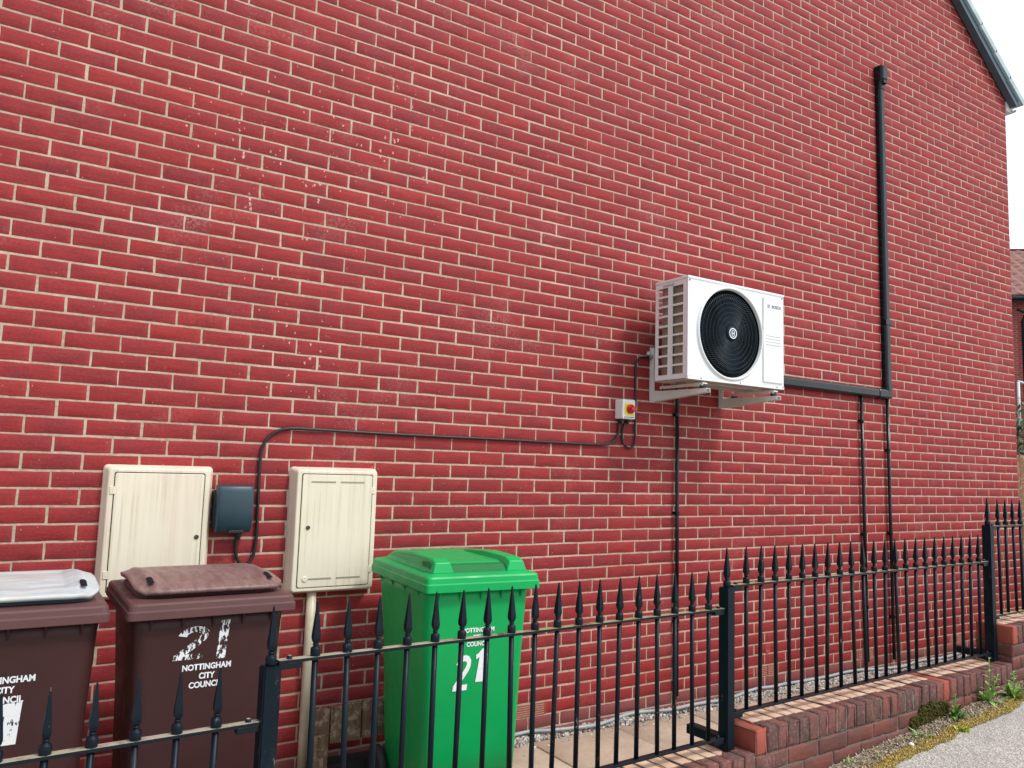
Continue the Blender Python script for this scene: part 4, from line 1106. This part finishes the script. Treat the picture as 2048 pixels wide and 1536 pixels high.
for pi_, (x0, k0, k1, zt, zb, ra, rb_) in enumerate(panels):
    for (zz, nm) in ((zt, 'top_rail'), (zb, 'bottom_rail')):
        b = MB()
        hw = .015 if nm == 'top_rail' else .014
        pa, pb_ = V(ra, fy(ra), zz), V(rb_, fy(rb_), zz)
        vs = [p+fn*o_+V(0, 0, h_) for p in (pa, pb_) for (o_, h_) in ((hw, -.010), (hw, 0), (-hw, 0), (-hw, -.010))]
        b.add(vs, [(0, 1, 2, 3), (7, 6, 5, 4), (0, 4, 5, 1), (1, 5, 6, 2), (2, 6, 7, 3), (3, 7, 4, 0)])
        # end lugs with their bolts
        for (xe_, sg) in ((ra, 1), (rb_, -1)):
            c0 = V(xe_+sg*.035, fy(xe_+sg*.035), zz-.019)
            vs = [c0+fd*a*.034+fn*o_+V(0, 0, h_) for a in (-1, 1) for (o_, h_) in ((hw*.85, -.0085), (hw*.85, .0085), (-hw*.85, .0085), (-hw*.85, -.0085))]
            b.add(vs, [(0, 1, 2, 3), (7, 6, 5, 4), (0, 4, 5, 1), (1, 5, 6, 2), (2, 6, 7, 3), (3, 7, 4, 0)])
            bm = bmesh.new(); bmesh.ops.create_cone(bm, segments=10, radius1=.009, radius2=.006, depth=.010, cap_ends=True)
            c1 = V(xe_+sg*.035, fy(xe_+sg*.035), zz+.005); b.addbm(bm, Matrix.Translation(c1))
        fp(b.build(nm, M['rail'] if nm == 'top_rail' or pi_ >= 3 else M['rail2'], bevel=.0015))
    for k in range(k0, k1):
        x = x0+.103*k; key = round(zt-zb, 3)
        if key not in barcache:
            b = MB(); b.smooth = True; b.lathe([(.0092, zb-zt), (.0092, -.011)], n=12); bo = b.build('bar', M['black'])
            s_ = spear(.162); so = s_.build('spear_finial', M['black'], bo)
            barcache[key] = (bo, so)
            o1, o2 = bo, so
        else:
            bo, so = barcache[key]
            o1 = bo.copy(); COL.objects.link(o1); o2 = so.copy(); COL.objects.link(o2); o2.parent = o1
        o1.parent = fe
        o1.location = V(x, fy(x), zt)-fe.location+V(0, 0, 0)
        o1.rotation_euler = (rg.uniform(-.018, .018), rg.uniform(-.016, .016), FA+rg.uniform(-.1, .1))
for (x, ztop, zbase) in ((-1.59, -1.718, -2.44), (.755, -1.566, -2.300), (2.757, -1.467, -2.148), (5.180, -1.243, -2.055), (7.63, -1.08, -1.842)):
    b = MB()
    c0 = V(x, fy(x), 0)
    hw = .0255
    bm = bmesh.new(); bmesh.ops.create_cube(bm, size=1)
    for v in bm.verts: v.co = Vector((v.co.x*2*hw, v.co.y*2*hw, zbase-.002+(v.co.z+.5)*(ztop-zbase)))
    bmesh.ops.bevel(bm, geom=list(bm.edges), offset=.004, segments=2, affect='EDGES')
    b.addbm(bm, Rz)
    po = b.build('fence_post', M['black']); po.parent = fe; po.location = c0-V(fe.location.x, fe.location.y, fe.location.z)
    s_ = spear(.168, 1.05); so = s_.build('post_finial', M['black'], po); so.location = (0, 0, ztop); so.rotation_euler = (0, 0, FA)
    b = MB(); b.cbox(-.024, .024, .026, .205, zbase+.012, zbase+.052, .002)
    bs_ = b.build('back_stay', M['black'], po); bs_.rotation_euler = (0, 0, FA)

# ------------------------------------------------------------------ lettering on the bins

for bin_, dx, z_ in ((brown, -.009, (.814, .7835, .7545)), (left, .004, (.830, .800, .770))):
    put_text(bin_, BB['D'], 'NOTTINGHAM', .160, .021, dx, z_[0], M['peel3'])
    put_text(bin_, BB['D'], 'CITY', .052, .021, dx+.002, z_[1], M['peel3'])
    put_text(bin_, BB['D'], 'COUNCIL', .108, .021, dx-.001, z_[2], M['peel3'])
put_text(green, GB['D'], 'NOTTINGHAM', .156, .020, -.004, .819, M['white_txt'])
put_text(green, GB['D'], 'CITY', .052, .020, -.004, .789, M['white_txt'])
put_text(green, GB['D'], 'COUNCIL', .106, .020, -.004, .760, M['white_txt'])
o = strokes('number', two, .112, M['peel'], .12, 1.55); decal(brown, 'number', BB['D'], HB, .842, -.122, o)
o = strokes('number', oneb, .130, M['peel'], .06, 1.25); decal(brown, 'number', BB['D'], HB, .836, .018, o)
o = strokes('number', two, .125, M['peel2'], .12, 1.1); decal(left, 'number', BB['D'], HB, .634, -.110, o)
o = strokes('number', oneb+[[(-.17, .60), (0, .70), (0, 1.0), (-.05, .98), (-.17, .84)]], .125, M['peel2'], .04, 1.75); decal(left, 'number', BB['D'], HB, .634, .005, o)
o = strokes('number', two, .150, M['white_txt'], .17, .80); decal(green, 'number', GB['D'], HB, .569, -.114, o)
o = strokes('number', [[(.0, 0), (.25, 0), (.25, 1.0), (.05, 1.0), (.0, .93)], [(.0, .93), (.05, 1.0), (-.06, .86), (-.13, .83), (-.10, .68), (.0, .76)]], .140, M['white_txt'], .15, 1.0); decal(green, 'number', GB['D'], HB, .598, -.008, o); o.location.y -= .0008

# ------------------------------------------------------------------ along the foot of the wall
def gravel_mat():
    mm, t, b = mat('pale_gravel'); at = N(t, 'ShaderNodeAttribute', attribute_name='bcol'); s = N(t, 'ShaderNodeSeparateColor'); L(t, at.outputs['Color'], s.inputs[0])
    c = mix(t, s.outputs[0], (.74, .69, .62), (.26, .22, .20)); c = mix(t, ramp(t, s.outputs[1], [(.6, 0), (.8, 1)]), c, (.62, .60, .56)); c = mix(t, ramp(t, s.outputs[2], [(.8, 0), (.85, .8)]), c, (.34, .22, .16))
    L(t, c, b.inputs['Base Color']); b.inputs['Roughness'].default_value = .9; return mm
M['gravel'] = gravel_mat()
def stones(name, n, area, size, mt, seed, lift=0):
    rs = random.Random(seed)
    bm0 = bmesh.new(); bmesh.ops.create_icosphere(bm0, subdivisions=1, radius=1); bv = [v.co.copy() for v in bm0.verts]; bf = [[v.index for v in f.verts] for f in bm0.faces]; bm0.free()
    vs, fs, cs = [], [], []
    for k in range(n):
        x, y, z = area(rs); r_ = size[0]+(size[1]-size[0])*rs.random()**2
        mt_ = Matrix.Rotation(rs.random()*6, 3, 'Z') @ Matrix.Rotation(rs.random()*1.2, 3, 'X') @ Matrix.Diagonal((r_*rs.uniform(.9, 1.5), r_*rs.uniform(.7, 1.1), r_*rs.uniform(.45, .8)))
        b0 = len(vs)
        for q in bv:
            p = mt_ @ (q*rs.uniform(.8, 1.15)); vs.append((x+p.x, y+p.y, z+lift*rs.random()+p.z))
        fs += [[b0+i for i in f] for f in bf]; c = (rs.random(), rs.random(), rs.random(), 1); cs += [c]*len(bv)
    me = bpy.data.meshes.new(name); me.from_pydata(vs, [], fs); me.materials.append(mt)
    ca = me.color_attributes.new('bcol', 'FLOAT_COLOR', 'POINT'); ca.data.foreach_set('color', np.array(cs).ravel())
    o = bpy.data.objects.new(name, me); COL.objects.link(o); return o
def garea(rs):
    x = rs.uniform(1.9, 8.6); y = -.005-abs(rs.gauss(0, .05))-rs.random()*.055
    if rs.random() < .07: y -= rs.random()*.12
    return (x, y, -2.506+max(0, .008-.05*abs(y)))
o = stones('gravel', 6500, garea, (.0045, .012), M['gravel'], 4, .012); tag(o, 'strip of pale gravel along the foot of the red wall', 'gravel', kind='stuff')
g = MB(); g.add([(1.2, -.118, -2.506), (9, -.118, -2.506), (9, .0, -2.500), (1.2, .0, -2.500)], [(0, 1, 2, 3)]); tag(g.build('gravel_bed', plain('gravel_bed', (.22, .19, .16), .95, .3, 60, .8)), kind='structure')
H = [(1.9, -.03), (2.2, -.05), (2.526, -.037), (2.611, -.02), (2.711, -.025), (2.809, -.067), (2.958, -.10), (3.101, -.108), (3.227, -.078), (3.337, -.045), (3.459, -.025), (3.587, -.052), (3.708, -.098), (3.901, -.088), (4.094, -.078), (4.221, -.082), (4.515, -.03), (4.631, -.02), (4.767, -.04), (4.90, -.02), (5.101, -.015), (5.267, -.02), (5.425, -.03), (5.708, -.02), (5.849, -.03), (6.107, -.075), (6.27, -.10), (6.555, -.066), (6.843, -.073), (7.4, -.05), (8.2, -.09)]
c = MB(); c.smooth = True; pth = smooth_path([(a, b_) for a, b_ in H], 0); c.tube([(p.x, p.z, -2.474+.005*math.sin(p.x*7)) for p in pth], .0105, 10)
tag(c.build('garden_hose', M['steelgrey']), 'pale blue-grey hose lying on the gravel along the wall', 'hose')
# rotten boards leaning in the corner behind the green bin
root = empty('plank_crate', (1.60, -.16, -2.5), 'rotten brown wooden crate boards low against the wall beside the green bin', 'crate')
xx = -.235
for k, (wd, zt) in enumerate(((.085, .36), (.080, .365), (.075, .37), (.080, .375), (.078, .378), (.075, .38))):
    b = MB(); n_ = 6
    pts = [(xx+.003, .20 if k else .0), (xx+wd-.003, .195 if k else .0)]+[(xx+wd-.003-(wd-.006)*i/n_, zt+rg.uniform(-.006, .004)) for i in range(n_+1)]
    b.prism(pts, -.012+rg.uniform(-.003, .003), .012); b.build('board', M['wood'], root, bevel=.002); xx += wd+.002
b = MB(); b.cbox(-.23, .25, .013, .05, .22, .30, .003); b.cbox(-.235, -.18, -.035, -.014, .0, .25, .003); b.build('batten', M['wood'], root)
b = MB(); b.box(-.18, .22, .02, .12, .0, .09); b.build('dark_base', M['rubber'], root)

# timber gate at the far corner of the house
root = empty('timber_gate', (9.2, .22, -2.5), 'brown timber board gate closing the gap past the far wall corner', 'gate')
xx = -.74
while xx < 1.0:
    b = MB(); b.cbox(xx, xx+.115, -.01, .01, .03, 1.80, .003); b.build('board', M['gatewood'], root); xx += .12
b = MB(); b.cbox(-.77, -.68, -.07, .02, 0, 1.92, .004); b.build('gate_post', M['gatewood'], root)
b = MB()
for zz in (.3, 1.45): b.cbox(-.70, 1.0, .011, .05, zz, zz+.08, .003)
b.build('crossbar', M['gatewood'], root)

# neighbouring house beyond
DP, FP_ = .05, -.17
nh = empty('neighbour_house', (27.5, 8.6, -3.0), 'distant red brick house with brown tiled roof beyond the wall corner', 'house')
nh.rotation_euler = (0, 0, math.radians(-40))
def far_brick():
    mm, t, b = mat('far_brick'); bt = N(t, 'ShaderNodeTexBrick'); v = coords(t, (1, 1, 1))
    mp = N(t, 'ShaderNodeMapping'); mp.inputs['Rotation'].default_value = (math.pi/2, 0, 0); L(t, v, mp.inputs['Vector']); L(t, mp.outputs[0], bt.inputs['Vector'])
    bt.inputs['Scale'].default_value = 1; bt.inputs['Brick Width'].default_value = .225; bt.inputs['Row Height'].default_value = .075; bt.inputs['Mortar Size'].default_value = .007
    bt.inputs['Color1'].default_value = (.42, .07, .055, 1); bt.inputs['Color2'].default_value = (.30, .05, .045, 1); bt.inputs['Mortar'].default_value = (.5, .30, .26, 1)
    L(t, bt.outputs[0], b.inputs['Base Color']); b.inputs['Roughness'].default_value = .9; return mm
b = MB(); b.box(-4.2, 7, 0, 7, 0, 8.12); b.build('wall', far_brick(), nh)
def rtile():
    mm, t, b = mat('brown_pantile'); v = coords(t); n = noise_n(t, v, 3, 4); c = mix(t, n, (.16, .065, .05), (.34, .17, .13))
    L(t, c, b.inputs['Base Color']); b.inputs['Roughness'].default_value = .85; return mm
M['pantile'] = rtile()
b = MB()
for r_ in range(12):      # overlapping courses of wavy tiles
    y0_ = -.40+r_*.30; z0_ = 8.12-.14+r_*.20; n_ = 11*12
    vs = []
    for (yy, zz) in ((y0_, z0_), (y0_, z0_+.05), (y0_+.36, z0_+.05+.24)):
        for i in range(n_+1):
            x_ = -4.4+11.4*i/n_; wv = .025*math.sin(i*2*math.pi/4)
            vs.append((x_, yy, zz+wv*(1 if zz != z0_ else .6)))
    b.add(vs, [(k*(n_+1)+i, k*(n_+1)+i+1, (k+1)*(n_+1)+i+1, (k+1)*(n_+1)+i) for k in range(2) for i in range(n_)])
b.add([(-4.4, 3.2, 10.5), (7, 3.2, 10.5), (7, 7.4, 7.9), (-4.4, 7.4, 7.9)], [(0, 1, 2, 3)])
b.build('roof', M['pantile'], nh)
b = MB(); b.box(-4.4, 7, -.36, -.34, 7.78, 8.0); b.build('fascia', M['barge'], nh)
b = MB(); b.smooth = True; b.tube([(-4.4, -.43, 7.86), (7, -.43, 7.86)], .06, 10); b.build('gutter', M['duct'], nh)
b = MB(); b.smooth = True; b.tube([(DP, -.42, 7.8), (DP, -.42, 7.55), (DP, -.07, 7.2), (DP, -.07, 0)], .04, 10); b.tube([(DP-.3, -.40, 7.50), (DP, -.30, 7.42)], .045, 10); b.build('downpipe', M['duct'], nh)
b = MB()
for wz in (1.3, 4.6):
    b.box(.35, 1.6, -.03, -.001, wz, wz+1.35)
b.build('window', plain('window_glass', (.10, .12, .14), .1, .05, 2), nh)
b = MB(); b.smooth = True; b.tube([(FP_, -.12, 5.2), (FP_, -.12, 3.6)], .045, 10); b.tube([(FP_-.02, -.12, 5.22), (FP_+.16, -.12, 5.16)], .04, 10); b.build('flue_pipe', M['pvc'], nh)

# ------------------------------------------------------------------ plants, moss, litter
def leaf_mat(name, c1, c2):
    mm, t, b = mat(name); v = coords(t); n = noise_n(t, v, 30, 3); oi = N(t, 'ShaderNodeAttribute', attribute_name='bcol'); s = N(t, 'ShaderNodeSeparateColor'); L(t, oi.outputs['Color'], s.inputs[0])
    c = mix(t, s.outputs[0], c1, c2); c = mix(t, ramp(t, s.outputs[1], [(.75, 0), (.95, .7)]), c, [x*.35 for x in c1]); c = mix(t, math_n(t, 'MULTIPLY', n, .3), c, [x*.5 for x in c1]); L(t, c, b.inputs['Base Color']); b.inputs['Roughness'].default_value = .5
    if 'Transmission Weight' in b.inputs: b.inputs['Subsurface Weight'].default_value = .0
    return mm
M['leaf'] = leaf_mat('weed_leaf', (.07, .24, .035), (.20, .42, .07)); M['yleaf'] = leaf_mat('yellow_green_leaf', (.34, .42, .03), (.62, .62, .05)); M['paleleaf'] = leaf_mat('pale_leaf', (.22, .42, .08), (.42, .60, .16))
M['hedge'] = leaf_mat('bush_leaf', (.02, .07, .035), (.10, .22, .07))
def leafmesh(name, leaves, mt, parent=None):
    """leaves: (base, dir, length, width, droop)"""
    vs, fs, cs = [], [], []
    for (p, d, l, w_, dr) in leaves:
        p = Vector(p); d = Vector(d).normalized(); sd_ = d.cross(Vector((0, 0, 1)));
        if sd_.length < .01: sd_ = Vector((1, 0, 0))
        sd_.normalize(); up = sd_.cross(d); b0 = len(vs); c = (rg.random(), rg.random(), rg.random(), 1)
        for i, (t_, ww) in enumerate(((0, .15), (.25, .7), (.5, 1.0), (.75, .75), (1.0, .04))):
            q = p+d*l*t_+Vector((0, 0, -dr*l*t_*t_)); jag = 1+rg.uniform(-.25, .25)
            vs += [tuple(q-sd_*w_*.5*ww*jag+up*.0), tuple(q-up*w_*.12*ww), tuple(q+sd_*w_*.5*ww*jag)]; cs += [c]*3
        for i in range(4):
            for j in range(2): fs.append((b0+i*3+j, b0+i*3+j+1, b0+(i+1)*3+j+1, b0+(i+1)*3+j))
    me = bpy.data.meshes.new(name); me.from_pydata(vs, [], fs); me.materials.append(mt)
    me.polygons.foreach_set('use_smooth', [True]*len(fs))
    ca = me.color_attributes.new('bcol', 'FLOAT_COLOR', 'POINT'); ca.data.foreach_set('color', np.array(cs).ravel())
    o = bpy.data.objects.new(name, me); COL.objects.link(o)
    if parent: o.parent = parent
    return o
def weed(x, off, label, mt, n, l, wd, el=(.2, 1.2), stems=()):
    pb_ = Vector(FP(x, off, 0)); pb_.z = zp(x)
    root = empty('weed', tuple(pb_), label, 'weed', 'weeds at the foot of the garden wall')
    lv = []
    for k in range(n):
        a = rg.random()*2*math.pi; e = rg.uniform(*el); ll = l*rg.uniform(.55, 1.1)
        dv = Vector((math.cos(a)*math.cos(e), math.sin(a)*math.cos(e), math.sin(e)))
        q = Vector((rg.gauss(0, .010), rg.gauss(0, .010), 0))
        lv.append((q, dv, ll, wd*rg.uniform(.7, 1.2), rg.uniform(.1, .5)))
    for (sx, sy, h_) in stems:
        for k in range(14):
            t_ = .2+.8*k/13; a = k*2.4
            lv.append(((sx*t_, sy*t_, h_*t_), (math.cos(a), math.sin(a), .7), l*.5*(1.25-t_), wd*.8, .3))
    leafmesh('leaves', lv, mt, root)
    b = MB(); b.smooth = True
    b.tube([(0, 0, -.01), (0, 0, .02)], .004, 6)
    for (sx, sy, h_) in stems: b.tube([(0, 0, 0), (sx*.5, sy*.5, h_*.55), (sx, sy, h_)], .0022, 6)
    b.build('stem', M['paleleaf'], root)
weed(4.42, .15, 'bluish green leafy weed against the garden wall, left of the tall weed', M['leaf'], 34, .10, .022, (.1, 1.3), ((.0, .0, .12),))
weed(4.80, .15, 'tall green weed with upright pointed leaves near the far fence post', M['paleleaf'], 26, .13, .020, (.3, 1.4), ((.01, 0, .24), (.06, -.02, .15)))
weed(4.98, .20, 'broad yellow-green weed furthest right along the garden wall', M['paleleaf'], 30, .13, .03, (.1, 1.2), ((.03, .01, .14),))
weed(4.26, .26, 'small bright yellow clump of leaves on the moss', M['yleaf'], 44, .045, .018, (.1, 1.2))
weed(4.02, .18, 'small pale rosette weed with long narrow leaves by the moss patch', M['paleleaf'], 13, .085, .016, (.1, .8))
weed(3.62, .18, 'tiny pale yellow-green weed nearest the camera on the litter strip', M['paleleaf'], 9, .040, .012, (.1, .9))
weed(3.45, .13, 'thin sprig of weed growing from the foot of the lowest brick course', M['paleleaf'], 8, .06, .008, (.5, 1.4))
# moss cushion on the wall face
def fuzz(name, n, area, l, wd, mt, lab, cat, up=.6):
    lv = []
    for k in range(n):
        p, nn = area(rg); a = rg.random()*6.28
        d = Vector(nn)+Vector((math.cos(a), math.sin(a), rg.uniform(-.3, .8)))*up
        lv.append((p, d, l*rg.uniform(.5, 1.2), wd, .3))
    o = leafmesh(name, lv, mt); return tag(o, lab, cat, kind='stuff')
M['moss'] = leaf_mat('dark_moss', (.055, .05, .008), (.16, .14, .02)); M['goldmoss'] = leaf_mat('golden_moss', (.38, .26, .04), (.74, .54, .12))
M['deadleaf'] = leaf_mat('dry_litter', (.20, .13, .07), (.72, .58, .38))
def mossarea(r_):
    while True:
        x = 4.05+.40*r_.random(); z = zp(x)+r_.random()*.17
        if z-zp(x) < .03+.10*math.sin((x-4.05)/.40*math.pi*.8+.3)*(.6+.8*noise.noise(V(x*14, 2, 1)))+.02*r_.random(): break
    return FP(x, .100, z), tuple(fn)
fuzz('moss_patch', 2600, mossarea, .016, .006, M['moss'], 'dark olive moss patch growing up the garden wall face', 'moss', .8)
def strip(o0, o1, x0=3.2, x1=7.0):
    def f(r_):
        x = r_.uniform(x0, x1); s_ = .5+.5*noise.noise(V(x*2.1, 3.3, 0))+.35*noise.noise(V(x*9, 1.3, 0))
        off = .11+o0+(o1-o0)*(.25+.75*r_.random())*(.65+.5*s_)
        p = FP(x, off, 0); return (p[0], p[1], zp(x)+.003+.006*r_.random()), (0, 0, .7)
    return f
fuzz('golden_moss', 26000, strip(.065, .175), .010, .005, M['goldmoss'], 'golden yellow moss strip along the pavement edge', 'moss', 1.0)
fuzz('leaf_litter', 12000, strip(-.035, .115), .018, .0055, M['deadleaf'], 'dry brown leaf litter along the foot of the garden wall', 'leaf litter', 1.0)
def litarea(rs):
    x = rs.uniform(3.1, 7); off = .11+rs.random()*.16; p = FP(x, off, 0); return (p[0], p[1], zp(x)+.002)
o = stones('grit', 2500, litarea, (.002, .007), M['gravel'], 14, .004); tag(o, 'fine grit scattered on the pavement beside the garden wall', 'grit', kind='stuff')
p = FP(3.86, .21, 0); b = MB(); bm = bmesh.new(); bmesh.ops.create_icosphere(bm, subdivisions=2, radius=.013)
for v in bm.verts: v.co = v.co*(1+.25*noise.noise(v.co*90)); v.co.z *= .7
b.addbm(bm); o = b.build('pebble', M['white_txt'], smooth=True); o.location = (p[0], p[1], zp(3.86)+.016); tag(o, 'single rounded white pebble lying on the leaf litter', 'pebble')
# bush past the gate
root = empty('garden_bush', (14.3, 2.7, -2.5), 'dark green bush behind the timber gate at the right edge', 'bush')
lv = []
for k in range(5200):
    a = rg.random()*6.28; c_ = rg.uniform(-1, 1); r_ = 1.15*rg.random()**.35*(1+.25*noise.noise(V(math.cos(a)*2, math.sin(a)*2, c_*2)))
    q = Vector((math.cos(a)*math.sqrt(1-c_*c_)*r_, math.sin(a)*math.sqrt(1-c_*c_)*r_, 1.62+c_*r_*1.05))
    lv.append((q, (rg.gauss(0, 1), rg.gauss(0, 1), rg.gauss(.3, 1)), rg.uniform(.05, .11), .045, .2))
leafmesh('foliage', lv, M['hedge'], root)
b = MB(); b.smooth = True
for k in range(5):
    a = k*1.3; b.tube([(0, 0, 0), (.15*math.cos(a), .15*math.sin(a), .6), (.5*math.cos(a), .5*math.sin(a), 1.6)], [.05, .035, .012], 8)
b.build('trunk', M['gatewood'], root)
